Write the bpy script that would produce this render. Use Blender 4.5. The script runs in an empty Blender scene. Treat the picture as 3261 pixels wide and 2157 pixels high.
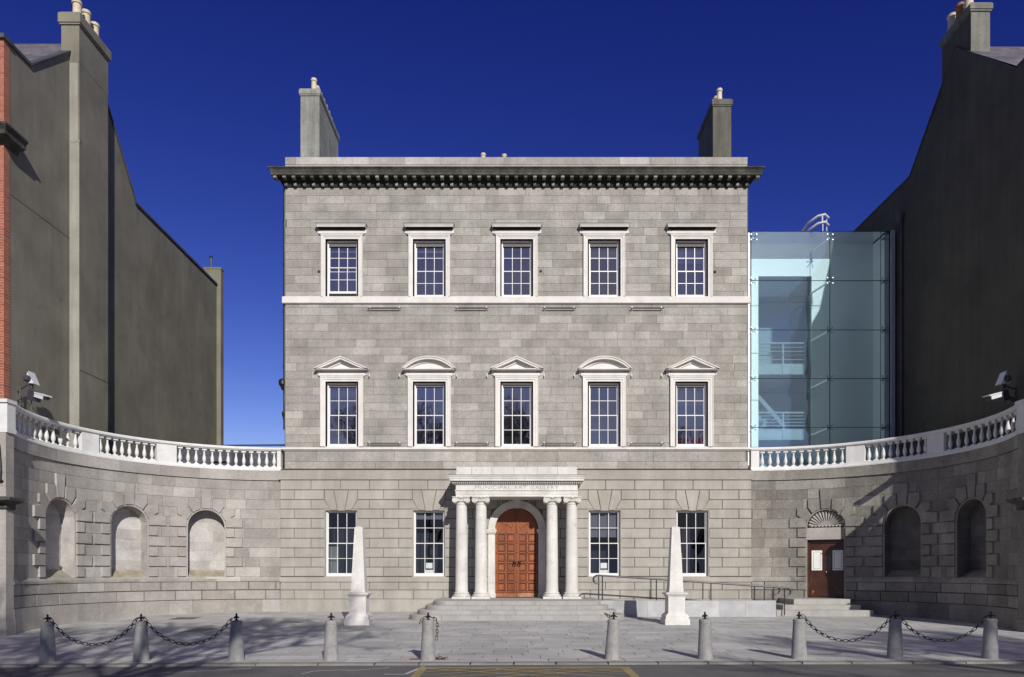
import bpy, math, random
from mathutils import Vector
random.seed(11)
S = bpy.context.scene
COL = S.collection
R = math.radians
# ------------------------------------------------------------------ camera
FPX, VX, VY, EYE = 2340.0, 1643.0, 1820.0, 1.443     # focal length (px of the 3261 px photo), vanishing point, eye height
cam = bpy.data.cameras.new('camera'); co = bpy.data.objects.new('camera', cam); COL.objects.link(co)
co.location = (0, 0, EYE); co.rotation_euler = (R(90), 0, 0)
cam.sensor_width = 36; cam.lens = 36*FPX/3261
cam.shift_x = -(VX-1630.5)/3261; cam.shift_y = (VY-1078.5)/3261
cam.clip_end = 3000; cam.clip_start = .1
S.camera = co
# ------------------------------------------------------------------ world + sun
AZ, EL = 17.5, 27.5          # sun is behind the camera, AZ degrees to its right
w = bpy.data.worlds.new('World'); S.world = w; w.use_nodes = True
nt = w.node_tree; nt.nodes.clear()
def wn(t): return nt.nodes.new(t)
out = wn('ShaderNodeOutputWorld'); bg = wn('ShaderNodeBackground'); sky = wn('ShaderNodeTexSky')
sky.sky_type = 'NISHITA'; sky.sun_disc = False; sky.sun_elevation = R(EL); sky.sun_rotation = R(180-AZ)
sky.air_density = 1.0; sky.dust_density = .0; sky.ozone_density = 1.5; sky.altitude = 300
# grade the physical sky to the deep polarised blue of the photograph: one power curve per channel
SKS = .06
sep = wn('ShaderNodeSeparateColor'); cmb = wn('ShaderNodeCombineColor')
def chan(i, k, p, mx_):
    a = wn('ShaderNodeMath'); a.operation = 'MULTIPLY'; a.inputs[1].default_value = SKS
    b = wn('ShaderNodeMath'); b.operation = 'POWER'; b.inputs[1].default_value = p
    c = wn('ShaderNodeMath'); c.operation = 'MULTIPLY'; c.inputs[1].default_value = k
    d = wn('ShaderNodeMath'); d.operation = 'MINIMUM'; d.inputs[1].default_value = mx_
    e = wn('ShaderNodeMath'); e.operation = 'DIVIDE'; e.inputs[1].default_value = SKS
    K = nt.links.new; K(sep.outputs[i], a.inputs[0]); K(a.outputs[0], b.inputs[0]); K(b.outputs[0], c.inputs[0]); K(c.outputs[0], d.inputs[0]); K(d.outputs[0], e.inputs[0]); K(e.outputs[0], cmb.inputs[i])
chan(0, 6.0, 2.25, .27); chan(1, 3.2, 2.12, .42); chan(2, 2.4, 1.46, .85)
tc = wn('ShaderNodeTexCoord'); mp = wn('ShaderNodeMapping'); mp.inputs['Scale'].default_value = (1.2, 1.2, 3.5)
cn = wn('ShaderNodeTexNoise'); cn.inputs['Scale'].default_value = 2.3; cn.inputs['Detail'].default_value = 9; cn.inputs['Roughness'].default_value = .62
cr = wn('ShaderNodeValToRGB'); cr.color_ramp.elements[0].position = .42; cr.color_ramp.elements[1].position = .68; cr.color_ramp.elements[0].color = (.5, .5, .5, 1)
sx = wn('ShaderNodeSeparateXYZ'); mr = wn('ShaderNodeMapRange')
mr.inputs['From Min'].default_value = -.35; mr.inputs['From Max'].default_value = -.9   # clouds only in the southern half, behind the camera
mu = wn('ShaderNodeMath'); mu.operation = 'MULTIPLY'; mx = wn('ShaderNodeMixRGB'); mx.inputs['Color2'].default_value = (4.4, 4.3, 5.0, 1)
L = nt.links.new
L(sky.outputs[0], sep.inputs[0])
L(tc.outputs['Generated'], mp.inputs[0]); L(mp.outputs[0], cn.inputs[0]); L(cn.outputs[0], cr.inputs[0])
L(tc.outputs['Generated'], sx.inputs[0]); L(sx.outputs['Y'], mr.inputs['Value'])
L(cr.outputs[0], mu.inputs[0]); L(mr.outputs[0], mu.inputs[1]); L(mu.outputs[0], mx.inputs[0]); L(cmb.outputs[0], mx.inputs[1])
L(mx.outputs[0], bg.inputs[0]); bg.inputs[1].default_value = SKS; L(bg.outputs[0], out.inputs[0])
sl = bpy.data.lights.new('sun', 'SUN'); sl.energy = 4.6; sl.angle = R(.53); sl.color = (1, .955, .89)
so = bpy.data.objects.new('sun', sl); COL.objects.link(so)
sd = Vector((math.sin(R(AZ))*math.cos(R(EL)), -math.cos(R(AZ))*math.cos(R(EL)), math.sin(R(EL))))
so.rotation_euler = sd.to_track_quat('Z', 'Y').to_euler(); so.location = sd*60
S.view_settings.view_transform = 'Standard'; S.view_settings.look = 'None'; S.view_settings.exposure = 0; S.view_settings.gamma = 1
S.render.engine = 'CYCLES'
try:
    S.cycles.transparent_max_bounces = 16; S.cycles.max_bounces = 8
except Exception: pass

# ------------------------------------------------------------------ measuring helpers (photo pixel at a known depth -> metres)
def PX(px, Y): return (px-VX)*Y/FPX
def PZ(py, Y): return EYE+(VY-py)*Y/FPX
XK = [-14, -4, 4, 14]; YK = [12, 13.6, 19.5, 26.6]
GT = [[-.27, -.262, -.25, 0], [-.215, -.205, -.10, 0], [-.19, -.18, -.10, 0], [-.17, -.16, -.15, 0]]
def ground_z(x, y):
    x = min(max(x, -14), 14); y = min(max(y, 12), 26.6)
    i = 0
    while i < 2 and x > XK[i+1]: i += 1
    j = 0
    while j < 2 and y > YK[j+1]: j += 1
    a = (x-XK[i])/(XK[i+1]-XK[i]); b = (y-YK[j])/(YK[j+1]-YK[j])
    return (GT[i][j]*(1-a)+GT[i+1][j]*a)*(1-b)+(GT[i][j+1]*(1-a)+GT[i+1][j+1]*a)*b

# ------------------------------------------------------------------ materials
def lerp3(a, b, t): return tuple(a[i]*(1-t)+b[i]*t for i in range(3))
def newmat(name):
    m = bpy.data.materials.new(name); m.use_nodes = True
    return m, m.node_tree, m.node_tree.nodes['Principled BSDF']
ALB = .86
def stone(name, a, b, rough=.88, mott=.28, msc=1.3, fine=.18, fsc=26, stain=None, stain_amt=.0, stain_sc=2.2, streak=0., bump=.25, bsc=40, spots=0., sheen=0.3, band=None, band_amt=0, fleck=0):
    a = tuple(c*ALB for c in a); b = tuple(c*ALB for c in b)
    m, t, p = newmat(name); N = t.nodes.new; K = t.links.new
    tcd = N('ShaderNodeTexCoord'); vec = tcd.outputs['Object']
    at = N('ShaderNodeAttribute'); at.attribute_name = 'tone'
    mxa = N('ShaderNodeMixRGB'); mxa.inputs[1].default_value = (*a, 1); mxa.inputs[2].default_value = (*b, 1); K(at.outputs['Fac'], mxa.inputs[0])
    col = mxa.outputs[0]
    def noise(sc, det=6, rg=.6, scale3=None, dist=0):
        n = N('ShaderNodeTexNoise'); n.inputs['Scale'].default_value = sc; n.inputs['Detail'].default_value = det; n.inputs['Roughness'].default_value = rg
        n.inputs['Distortion'].default_value = dist
        if scale3:
            q = N('ShaderNodeMapping'); q.inputs['Scale'].default_value = scale3; K(vec, q.inputs[0]); K(q.outputs[0], n.inputs[0])
        else: K(vec, n.inputs[0])
        return n.outputs[0]
    def mulr(c, fac, lo, hi, f0=.3, f1=.7):
        r = N('ShaderNodeMapRange'); r.inputs['From Min'].default_value = f0; r.inputs['From Max'].default_value = f1
        r.inputs['To Min'].default_value = lo; r.inputs['To Max'].default_value = hi; K(fac, r.inputs['Value'])
        q = N('ShaderNodeVectorMath'); q.operation = 'SCALE'; K(c, q.inputs[0]); K(r.outputs[0], q.inputs['Scale'])
        return q.outputs[0]
    col = mulr(col, noise(msc), 1-mott, 1+mott)
    col = mulr(col, noise(fsc, 4, .7), 1-fine, 1+fine)
    if streak: col = mulr(col, noise(1.6, 5, .6, (2.2, 2.2, .22)), 1-streak, 1+streak*.6)
    if stain:
        r = N('ShaderNodeMapRange'); r.inputs['From Min'].default_value = .54; r.inputs['From Max'].default_value = .72
        r.inputs['To Max'].default_value = stain_amt; K(noise(stain_sc, 9, .7, None, .6), r.inputs['Value'])
        q = N('ShaderNodeMixRGB'); K(r.outputs[0], q.inputs[0]); K(col, q.inputs[1]); q.inputs[2].default_value = (*stain, 1); col = q.outputs[0]
    if fleck:
        v = N('ShaderNodeTexVoronoi'); v.inputs['Scale'].default_value = 7; K(vec, v.inputs[0])
        r = N('ShaderNodeMapRange'); r.inputs['From Min'].default_value = .09; r.inputs['From Max'].default_value = .05; r.inputs['To Max'].default_value = fleck; K(v.outputs['Distance'], r.inputs['Value'])
        q = N('ShaderNodeMixRGB'); K(r.outputs[0], q.inputs[0]); K(col, q.inputs[1]); q.inputs[2].default_value = (.62, .62, .6, 1); col = q.outputs[0]
    K(col, p.inputs['Base Color']); p.inputs['Roughness'].default_value = rough
    p.inputs['Specular IOR Level'].default_value = sheen
    if bump:
        bn = N('ShaderNodeBump'); bn.inputs['Strength'].default_value = bump; bn.inputs['Distance'].default_value = .02
        K(noise(bsc, 6, .7), bn.inputs['Height']); K(bn.outputs[0], p.inputs['Normal'])
    return m
def plain(name, c, rough=.5, metal=0., spec=.5, bump=0, bsc=60, var=.08):
    m = stone(name, c, c, rough=rough, mott=var, fine=var*.6, bump=bump, bsc=bsc, sheen=spec)
    m.node_tree.nodes['Principled BSDF'].inputs['Metallic'].default_value = metal
    return m
def glassy(name, tint, refl=.08, alpha=.0, rcol=(1, 1, 1)):
    m = bpy.data.materials.new(name); m.use_nodes = True; t = m.node_tree; t.nodes.clear(); N = t.nodes.new; K = t.links.new
    o = N('ShaderNodeOutputMaterial'); tr = N('ShaderNodeBsdfTransparent'); tr.inputs[0].default_value = (*tint, 1)
    gl = N('ShaderNodeBsdfGlossy'); gl.inputs['Roughness'].default_value = .012; gl.inputs[0].default_value = (*rcol, 1)
    tcd = N('ShaderNodeTexCoord'); nz = N('ShaderNodeTexNoise'); nz.inputs['Scale'].default_value = 1.6; nz.inputs['Detail'].default_value = 1; K(tcd.outputs['Object'], nz.inputs[0])
    bn = N('ShaderNodeBump'); bn.inputs['Strength'].default_value = .35; bn.inputs['Distance'].default_value = .012; K(nz.outputs[0], bn.inputs['Height']); K(bn.outputs[0], gl.inputs['Normal'])
    fr = N('ShaderNodeFresnel'); fr.inputs[0].default_value = 1.5
    ad = N('ShaderNodeMath'); ad.operation = 'ADD'; ad.inputs[1].default_value = refl; K(fr.outputs[0], ad.inputs[0])
    mxs = N('ShaderNodeMixShader'); K(ad.outputs[0], mxs.inputs[0]); K(tr.outputs[0], mxs.inputs[1]); K(gl.outputs[0], mxs.inputs[2]); K(mxs.outputs[0], o.inputs[0])
    return m
def brickmat(name, c1, c2, mortar, bw=.225, bh=.075, axes='XZ', ms=.008, rough=.9):
    m, t, p = newmat(name); N = t.nodes.new; K = t.links.new
    tcd = N('ShaderNodeTexCoord'); sp = N('ShaderNodeSeparateXYZ'); cb = N('ShaderNodeCombineXYZ'); K(tcd.outputs['Object'], sp.inputs[0])
    K(sp.outputs[axes[0]], cb.inputs[0]); K(sp.outputs[axes[1]], cb.inputs[1])
    br = N('ShaderNodeTexBrick'); K(cb.outputs[0], br.inputs[0]); br.inputs['Scale'].default_value = 1
    br.inputs['Brick Width'].default_value = bw; br.inputs['Row Height'].default_value = bh; br.inputs['Mortar Size'].default_value = ms
    br.inputs['Color1'].default_value = (*c1, 1); br.inputs['Color2'].default_value = (*c2, 1); br.inputs['Mortar'].default_value = (*mortar, 1)
    nz = N('ShaderNodeTexNoise'); nz.inputs['Scale'].default_value = 9; nz.inputs['Detail'].default_value = 6; K(tcd.outputs['Object'], nz.inputs[0])
    r = N('ShaderNodeMapRange'); r.inputs['To Min'].default_value = .6; r.inputs['To Max'].default_value = 1.4; K(nz.outputs[0], r.inputs['Value'])
    q = N('ShaderNodeVectorMath'); q.operation = 'SCALE'; K(br.outputs[0], q.inputs[0]); K(r.outputs[0], q.inputs['Scale']); K(q.outputs[0], p.inputs['Base Color'])
    bn = N('ShaderNodeBump'); bn.inputs['Strength'].default_value = .5; bn.inputs['Distance'].default_value = .01; bn.invert = True; K(br.outputs['Fac'], bn.inputs['Height']); K(bn.outputs[0], p.inputs['Normal'])
    p.inputs['Roughness'].default_value = rough
    return m

M = {}
M['ashlar'] = stone('grey ashlar', (.325, .306, .275), (.45, .43, .392), mott=.22, msc=1.5, fine=.2, fsc=17, streak=.1, stain=(.16, .143, .12), stain_amt=.5, stain_sc=3.0, bump=.3)
M['rust'] = stone('granite rustication', (.395, .373, .33), (.435, .413, .368), mott=.13, msc=.9, fine=.14, fsc=40, streak=.12, stain=(.24, .21, .16), stain_amt=.4, stain_sc=1.4, fleck=.35, bump=.2)
M['joint'] = plain('joint mortar', (.16, .145, .13), .95)
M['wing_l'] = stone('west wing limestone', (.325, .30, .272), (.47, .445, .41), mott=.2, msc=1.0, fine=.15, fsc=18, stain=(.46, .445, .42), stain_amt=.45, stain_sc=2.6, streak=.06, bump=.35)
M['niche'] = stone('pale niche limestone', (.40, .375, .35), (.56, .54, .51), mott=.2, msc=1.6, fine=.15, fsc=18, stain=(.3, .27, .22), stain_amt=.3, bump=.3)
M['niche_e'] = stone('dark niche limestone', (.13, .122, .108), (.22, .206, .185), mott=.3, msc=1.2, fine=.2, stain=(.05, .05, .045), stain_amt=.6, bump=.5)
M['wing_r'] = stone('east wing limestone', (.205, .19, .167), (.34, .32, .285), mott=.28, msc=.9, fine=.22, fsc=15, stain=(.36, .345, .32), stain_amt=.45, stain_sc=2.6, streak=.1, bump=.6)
M['sill'] = stone('mossy sill', (.33, .30, .22), (.36, .33, .25), mott=.3, msc=3, stain=(.12, .12, .07), stain_amt=.6)
M['trim'] = stone('pale window stone', (.75, .72, .675), (.80, .775, .735), mott=.07, msc=2, fine=.06, streak=.07, stain=(.45, .39, .3), stain_amt=.35, stain_sc=3.2, bump=.1)
M['portico'] = stone('pale portico stone', (.68, .66, .61), (.75, .73, .69), mott=.12, msc=1.6, fine=.08, streak=.09, stain=(.34, .3, .23), stain_amt=.5, stain_sc=2.3, bump=.15)
M['white'] = stone('white masonry paint', (.74, .735, .72), (.8, .795, .78), mott=.06, msc=2.5, fine=.04, stain=(.4, .38, .33), stain_amt=.45, stain_sc=3.0, streak=.06, rough=.7, bump=.08)
M['cornice'] = stone('sooty cornice and shade strip stone', (.075, .073, .06), (.17, .163, .14), mott=.55, msc=2.2, fine=.25, fsc=25, stain=(.02, .024, .018), stain_amt=.8, stain_sc=3.0, streak=.35, bump=.4)
M['soot_shade'] = plain('sooty stone with painted shade', (.022, .021, .018), .95, var=.4)  # near-black base holds soot and the painted shade under projections
M['modillion'] = stone('sooty modillion stone', (.07, .065, .055), (.32, .31, .28), mott=.4, msc=3, stain=(.03, .03, .025), stain_amt=.5)
M['parapet'] = stone('parapet stone', (.36, .34, .31), (.52, .5, .47), mott=.2, msc=2, stain=(.42, .31, .2), stain_amt=.4, stain_sc=2, bump=.3)
M['paint'] = plain('white window paint', (.82, .82, .81), .35)
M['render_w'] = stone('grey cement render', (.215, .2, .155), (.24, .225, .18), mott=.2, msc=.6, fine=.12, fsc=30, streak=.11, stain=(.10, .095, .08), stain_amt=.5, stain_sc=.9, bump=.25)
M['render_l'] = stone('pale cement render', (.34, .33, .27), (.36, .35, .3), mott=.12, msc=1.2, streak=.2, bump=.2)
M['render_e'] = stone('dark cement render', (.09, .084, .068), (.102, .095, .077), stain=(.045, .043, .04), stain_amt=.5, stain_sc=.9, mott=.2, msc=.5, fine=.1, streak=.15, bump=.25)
M['chim'] = stone('chimney render', (.29, .295, .26), (.31, .315, .28), mott=.22, msc=1.5, streak=.35, stain=(.13, .12, .09), stain_amt=.6, bump=.3)
M['chim_d'] = stone('dark chimney render', (.135, .13, .108), (.15, .145, .12), mott=.2, msc=1.5, streak=.3, fine=.2, fsc=60, stain=(.08, .075, .06), stain_amt=.4, bump=.3)
M['chim_e'] = stone('weathered chimney render', (.2, .195, .17), (.22, .215, .19), mott=.2, msc=1.5, streak=.3, bump=.3)
M['pot'] = stone('buff clay pot', (.62, .53, .38), (.66, .57, .43), mott=.15, msc=6, rough=.6)
M['potred'] = stone('terracotta pot', (.34, .15, .08), (.4, .2, .1), mott=.2, msc=6, rough=.6)
M['slate'] = brickmat('roof slate', (.09, .085, .1), (.17, .15, .165), (.04, .04, .045), .3, .2, 'XY', .006, .6)
M['annexslate'] = brickmat('annex slate', (.06, .065, .08), (.09, .095, .115), (.03, .03, .035), .3, .18, 'XZ', .006, .5)
M['brick'] = brickmat('red brick', (.42, .115, .05), (.27, .07, .04), (.33, .28, .24))
M['granite'] = stone('speckled granite', (.32, .315, .305), (.36, .355, .345), mott=.2, msc=5, fine=.4, fsc=110, stain=(.3, .2, .11), stain_amt=.35, stain_sc=3, streak=.12, bump=.5, bsc=90)
M['step'] = stone('worn granite step', (.35, .34, .32), (.43, .42, .395), mott=.13, msc=2.5, fine=.15, fsc=45, stain=(.2, .19, .17), stain_amt=.3, bump=.2)
M['ramp'] = stone('pale new granite', (.41, .415, .42), (.5, .5, .505), mott=.18, msc=2, fine=.16, fsc=80, bump=.1)
M['pave'] = stone('granite paving slabs', (.415, .408, .396), (.525, .517, .503), mott=.2, msc=.8, fine=.16, fsc=40, stain=(.17, .168, .165), stain_amt=.5, stain_sc=1.6, fleck=.12, bump=.2)
M['kerb'] = stone('worn kerb stone', (.2, .195, .182), (.30, .292, .275), mott=.2, msc=2, fine=.2, fsc=40, bump=.3)
M['grout'] = plain('paving joint dirt', (.07, .068, .065), .95)
M['asphalt'] = stone('asphalt', (.15, .148, .147), (.15, .148, .147), mott=.16, msc=.9, fine=.4, fsc=120, stain=(.21, .205, .2), stain_amt=.4, bump=.6, bsc=150, rough=.9)
M['yellow'] = stone('worn yellow road paint', (.34, .27, .12), (.34, .27, .12), mott=.2, msc=3, stain=(.13, .12, .11), stain_amt=1.0, stain_sc=2.5)
M['wline'] = stone('worn white road paint', (.5, .5, .48), (.5, .5, .48), mott=.2, msc=3, stain=(.14, .13, .13), stain_amt=.8, stain_sc=6)
M['iron'] = plain('black iron', (.02, .019, .022), .45, .3, var=.3)
M['rustiron'] = stone('rusty iron', (.075, .04, .03), (.2, .09, .045), mott=.5, msc=14, rough=.8)
M['steel'] = plain('brushed dark steel', (.1, .096, .1), .35, .8)
M['chrome'] = plain('polished steel', (.6, .6, .6), .15, 1)
M['lead'] = plain('dark lead flashing', (.07, .072, .07), .6, var=.3)
M['wood'] = stone('varnished red brown timber', (.27, .066, .015), (.36, .105, .026), mott=.22, msc=2.2, fine=.2, fsc=30, streak=.35, rough=.38, sheen=.5, bump=.12, stain=(.2, .05, .02), stain_amt=.5, stain_sc=2.5)
M['wooddark'] = stone('darkened timber bead', (.085, .022, .01), (.12, .03, .012), mott=.3, msc=3, rough=.5)
M['woodworn'] = stone('worn timber kick board', (.33, .12, .055), (.42, .2, .12), mott=.4, msc=4, streak=.3, rough=.6, stain=(.45, .36, .3), stain_amt=.5, stain_sc=5)
M['wood2'] = stone('dark mahogany door', (.055, .018, .011), (.075, .026, .014), mott=.3, msc=3, rough=.35, sheen=.5, stain=(.28, .12, .02), stain_amt=.35, stain_sc=1.7)
M['wood2worn'] = stone('faded mahogany', (.32, .14, .035), (.32, .14, .035), mott=.5, msc=5, rough=.5)
M['paper'] = plain('paper', (.86, .86, .82), .8)
M['blinddark'] = plain('dark room', (.014, .016, .024), .8)
M['blindblue'] = plain('dim room', (.02, .022, .035), .8)
M['blindgrey'] = plain('dim gallery room', (.045, .042, .052), .8)
M['blindpale'] = plain('pale roller blind', (.16, .17, .2), .8)
M['blindmid'] = plain('mid grey roller blind', (.085, .085, .11), .8)
M['headbox'] = plain('blind headbox', (.16, .15, .145), .8)
M['curtain'] = stone('pale curtain', (.42, .46, .43), (.42, .46, .43), mott=.15, streak=.5)
M['red'] = plain('red enamel', (.5, .02, .03), .3)
M['pane'] = glassy('window pane', (.8, .82, .86), .035)
M['panefilm'] = glassy('window pane with film', (.6, .6, .66), .33, rcol=(.97, .94, 1))
M['tglass'] = glassy('tower glass', (.90, .978, 1.0), .075)
M['iglass'] = glassy('inner glazing', (.9, .94, .96), .13)
M['seal'] = plain('dark glazing joint', (.006, .03, .035), .9, spec=.1)
M['fitting'] = plain('steel fitting', (.3, .32, .33), .4, .9)
M['post'] = plain('grey post', (.42, .42, .46), .5)
M['twhite'] = plain('tower white render', (1.0, 1.0, .99), .6, var=.03)
M['tgrey'] = plain('lobby grey render', (.85, .87, .88), .7, var=.04)
M['slab'] = plain('lobby floor edge', (.8, .83, .84), .6)
M['camwhite'] = plain('cctv white housing', (.7, .71, .73), .35)
M['camdark'] = plain('cctv dark plastic', (.05, .05, .065), .4)
M['bark'] = stone('plane tree bark', (.2, .18, .13), (.3, .28, .2), mott=.4, msc=3)
M['letter'] = plain('stained letters with painted cut shade', (.31, .285, .235), .9)  # grey carries stain and the painted shade of cut letters
M['cgrid'] = plain('cast iron cover', (.13, .12, .11), .7, .2, var=.3)
M['soil'] = plain('distant ground', (.12, .12, .11), .95)

# ------------------------------------------------------------------ mesh builder
class MB:
    def __init__(s): s.v = []; s.f = []; s.t = []
    def add(s, vs, fs, tone=None):
        o = len(s.v); s.v += [tuple(x) for x in vs]; s.f += [tuple(i+o for i in f) for f in fs]
        if tone is None: tone = random.random()
        s.t += [tone]*len(fs)
    def quad(s, a, b, c, d, tone=None): s.add([a, b, c, d], [(0, 1, 2, 3)], tone)
    def box(s, x0, x1, y0, y1, z0, z1, tone=None):
        vs = [(x, y, z) for x in (x0, x1) for y in (y0, y1) for z in (z0, z1)]
        s.add(vs, [(0, 1, 3, 2), (4, 6, 7, 5), (0, 4, 5, 1), (2, 3, 7, 6), (0, 2, 6, 4), (1, 5, 7, 3)], tone)
    def ringloft(s, rings, closed=True, caps=True, tone=None):
        n = len(rings[0]); vs = [p for r in rings for p in r]; fs = []
        for i in range(len(rings)-1):
            for j in range(n if closed else n-1):
                k = (j+1) % n; fs.append((i*n+j, i*n+k, (i+1)*n+k, (i+1)*n+j))
        if caps and closed: fs += [tuple(range(n))[::-1], tuple(range((len(rings)-1)*n, len(rings)*n))]
        s.add(vs, fs, tone)
    def lathe(s, prof, c, n=16, tone=None, axis='z'):
        rings = []
        for r, h in prof:
            ring = []
            for i in range(n):
                a = 2*math.pi*i/n
                if axis == 'z': ring.append((c[0]+r*math.cos(a), c[1]+r*math.sin(a), c[2]+h))
                elif axis == 'y': ring.append((c[0]+r*math.cos(a), c[1]+h, c[2]+r*math.sin(a)))
                else: ring.append((c[0]+h, c[1]+r*math.cos(a), c[2]+r*math.sin(a)))
            rings.append(ring)
        s.ringloft(rings, tone=tone)
    def tube(s, pts, r, n=8, closed=False, tone=None, r1=None):
        P = [Vector(p) for p in pts]; m = len(P); rings = []; up = None
        for i in range(m):
            if closed: d = P[(i+1) % m]-P[i-1]
            else: d = P[min(i+1, m-1)]-P[max(i-1, 0)]
            d.normalize()
            if up is None:
                up = Vector((0, 0, 1)) if abs(d.z) < .9 else Vector((1, 0, 0))
            x = d.cross(up)
            if x.length < 1e-5: x = d.cross(Vector((0, 1, 0)))
            x.normalize(); yv = d.cross(x).normalized(); up = -yv if yv.dot(up) < 0 else yv
            rr = r if r1 is None else r+(r1-r)*i/(m-1)
            rings.append([tuple(P[i]+x*rr*math.cos(2*math.pi*k/n)+up*rr*math.sin(2*math.pi*k/n)) for k in range(n)])
        if closed: rings.append(rings[0]); s.ringloft(rings, caps=False, tone=tone)
        else: s.ringloft(rings, tone=tone)
    def prism(s, poly, f, d0, d1, tone=None, back=False):
        """poly in (u,z), mapped by f(u,z,d); front at d1"""
        n = len(poly); vs = [f(u, z, d0) for u, z in poly]+[f(u, z, d1) for u, z in poly]
        fs = [tuple(range(n, 2*n))]+[(i, (i+1) % n, n+(i+1) % n, n+i) for i in range(n)]
        if back: fs.append(tuple(range(n))[::-1])
        s.add(vs, fs, tone)
    def band(s, outer, inner, f, d0, d1, tone=None):
        n = len(outer); vs = []
        for (a, b) in zip(outer, inner): vs += [f(*a, d0), f(*a, d1), f(*b, d1), f(*b, d0)]
        fs = []
        for i in range(n-1):
            o = 4*i; fs += [(o, o+1, o+5, o+4), (o+1, o+2, o+6, o+5), (o+2, o+3, o+7, o+6)]
        fs += [(0, 1, 2, 3), tuple(4*(n-1)+k for k in (3, 2, 1, 0))]
        s.add(vs, fs, tone)
    def mould(s, prof, x0, x1, yw, tone=None, capz=True):
        """profile (d,z) run along x on a wall at yw, mitred returns at both ends"""
        rings = []
        for d, z in prof: rings.append([(x0-d, yw, z), (x0-d, yw-d, z), (x1+d, yw-d, z), (x1+d, yw, z)])
        s.ringloft(rings, closed=False, tone=tone)
        a = rings[0]; b = rings[-1]; s.add(a, [(0, 1, 2, 3)], tone); s.add(b, [(3, 2, 1, 0)], tone)
    def square(s, prof, cx, cy, tone=None, hx=0, hy=0):
        s.ringloft([[(cx-d-hx, cy-d-hy, z), (cx+d+hx, cy-d-hy, z), (cx+d+hx, cy+d+hy, z), (cx-d-hx, cy+d+hy, z)] for d, z in prof], tone=tone)
    def build(s, name, mat, parent=None, smooth=False):
        me = bpy.data.meshes.new(name); me.from_pydata(s.v, [], s.f); me.update()
        a = me.attributes.new('tone', 'FLOAT', 'FACE'); a.data.foreach_set('value', s.t)
        me.materials.append(mat)
        import bmesh
        bm = bmesh.new(); bm.from_mesh(me); bmesh.ops.recalc_face_normals(bm, faces=bm.faces); bm.to_mesh(me); bm.free()
        if smooth:
            me.polygons.foreach_set('use_smooth', [True]*len(me.polygons))
            try: me.set_sharp_from_angle(angle=R(42))
            except Exception: pass
        o = bpy.data.objects.new(name, me); COL.objects.link(o)
        if parent:
            o.parent = parent
            # parent may be an Empty placed at its base: keep the mesh where it was modelled
            mw = world_of(parent)
            if mw != (0, 0, 0): me.transform(__import__('mathutils').Matrix.Translation(-Vector(mw)))
        return o
def world_of(o):
    v = Vector((0, 0, 0))
    while o: v += o.location; o = o.parent
    return tuple(v)
def tag(o, label=None, cat=None, group=None, kind=None):
    if label: o['label'] = label
    if cat: o['category'] = cat
    if group: o['group'] = group
    if kind: o['kind'] = kind
    return o
def thing(name, label, cat, loc=(0, 0, 0), group=None):
    o = bpy.data.objects.new(name, None); COL.objects.link(o); o.location = loc; o.empty_display_size = .3
    return tag(o, label, cat, group)
def copy_tree(o, loc, label):
    def rec(a, par):
        c = a.copy(); COL.objects.link(c); c.parent = par
        for ch in list(a.children): rec(ch, c)
        return c
    c = rec(o, None); c.location = loc; c['label'] = label
    return c
def inset(poly, k):
    n = len(poly); area = sum(poly[i][0]*poly[(i+1) % n][1]-poly[(i+1) % n][0]*poly[i][1] for i in range(n)); sg = 1 if area > 0 else -1
    res = []
    for i in range(n):
        p0, p1, p2 = (Vector(poly[i-1]), Vector(poly[i]), Vector(poly[(i+1) % n]))
        e1 = (p1-p0).normalized(); e2 = (p2-p1).normalized()
        n1 = Vector((-e1.y, e1.x))*sg; n2 = Vector((-e2.y, e2.x))*sg
        b = (n1+n2); l = b.length
        if l < 1e-6: res.append(tuple(p1+n1*k)); continue
        b.normalize(); res.append(tuple(p1+b*(k/max(.3, b.dot(n1)))))
    return res
def block(mb, poly, f, d0, d1, gap=.005, ch=0., tone=None):
    """one stone: outer polygon shrunk by the joint, chamfered front; split along u so it follows curves"""
    if tone is None: tone = random.random()
    us = [p[0] for p in poly]
    if len(poly) == 4 and max(us)-min(us) > .42 and f is not flat_up and f is not flat_gf and abs(poly[0][0]-poly[3][0]) < 1e-6:
        u0, u1, z0, z1 = min(us)+gap, max(us)-gap, min(p[1] for p in poly)+gap, max(p[1] for p in poly)-gap
        if u1-u0 < .03 or z1-z0 < .03: return
        n = int((u1-u0)/.3)+1; U = [u0+ch+(u1-u0-2*ch)*i/n for i in range(n+1)]
        vs = []; fs = []
        for i, u in enumerate(U):
            ue = u0 if i == 0 else u1 if i == n else u
            vs += [f(ue, z0, d0), f(u, z0+ch, d1), f(u, z1-ch, d1), f(ue, z1, d0)]
        for i in range(n):
            o = 4*i; fs += [(o, o+4, o+5, o+1), (o+1, o+5, o+6, o+2), (o+2, o+6, o+7, o+3)]
        fs += [(0, 1, 2, 3), tuple(4*n+k for k in (3, 2, 1, 0))]
        mb.add(vs, fs, tone); return
    p0 = inset(poly, gap); p1 = inset(poly, gap+ch)
    n = len(poly); vs = [f(u, z, d0) for u, z in p0]+[f(u, z, d1) for u, z in p1]
    mb.add(vs, [tuple(range(n, 2*n))]+[(i, (i+1) % n, n+(i+1) % n, n+i) for i in range(n)], tone)
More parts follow.
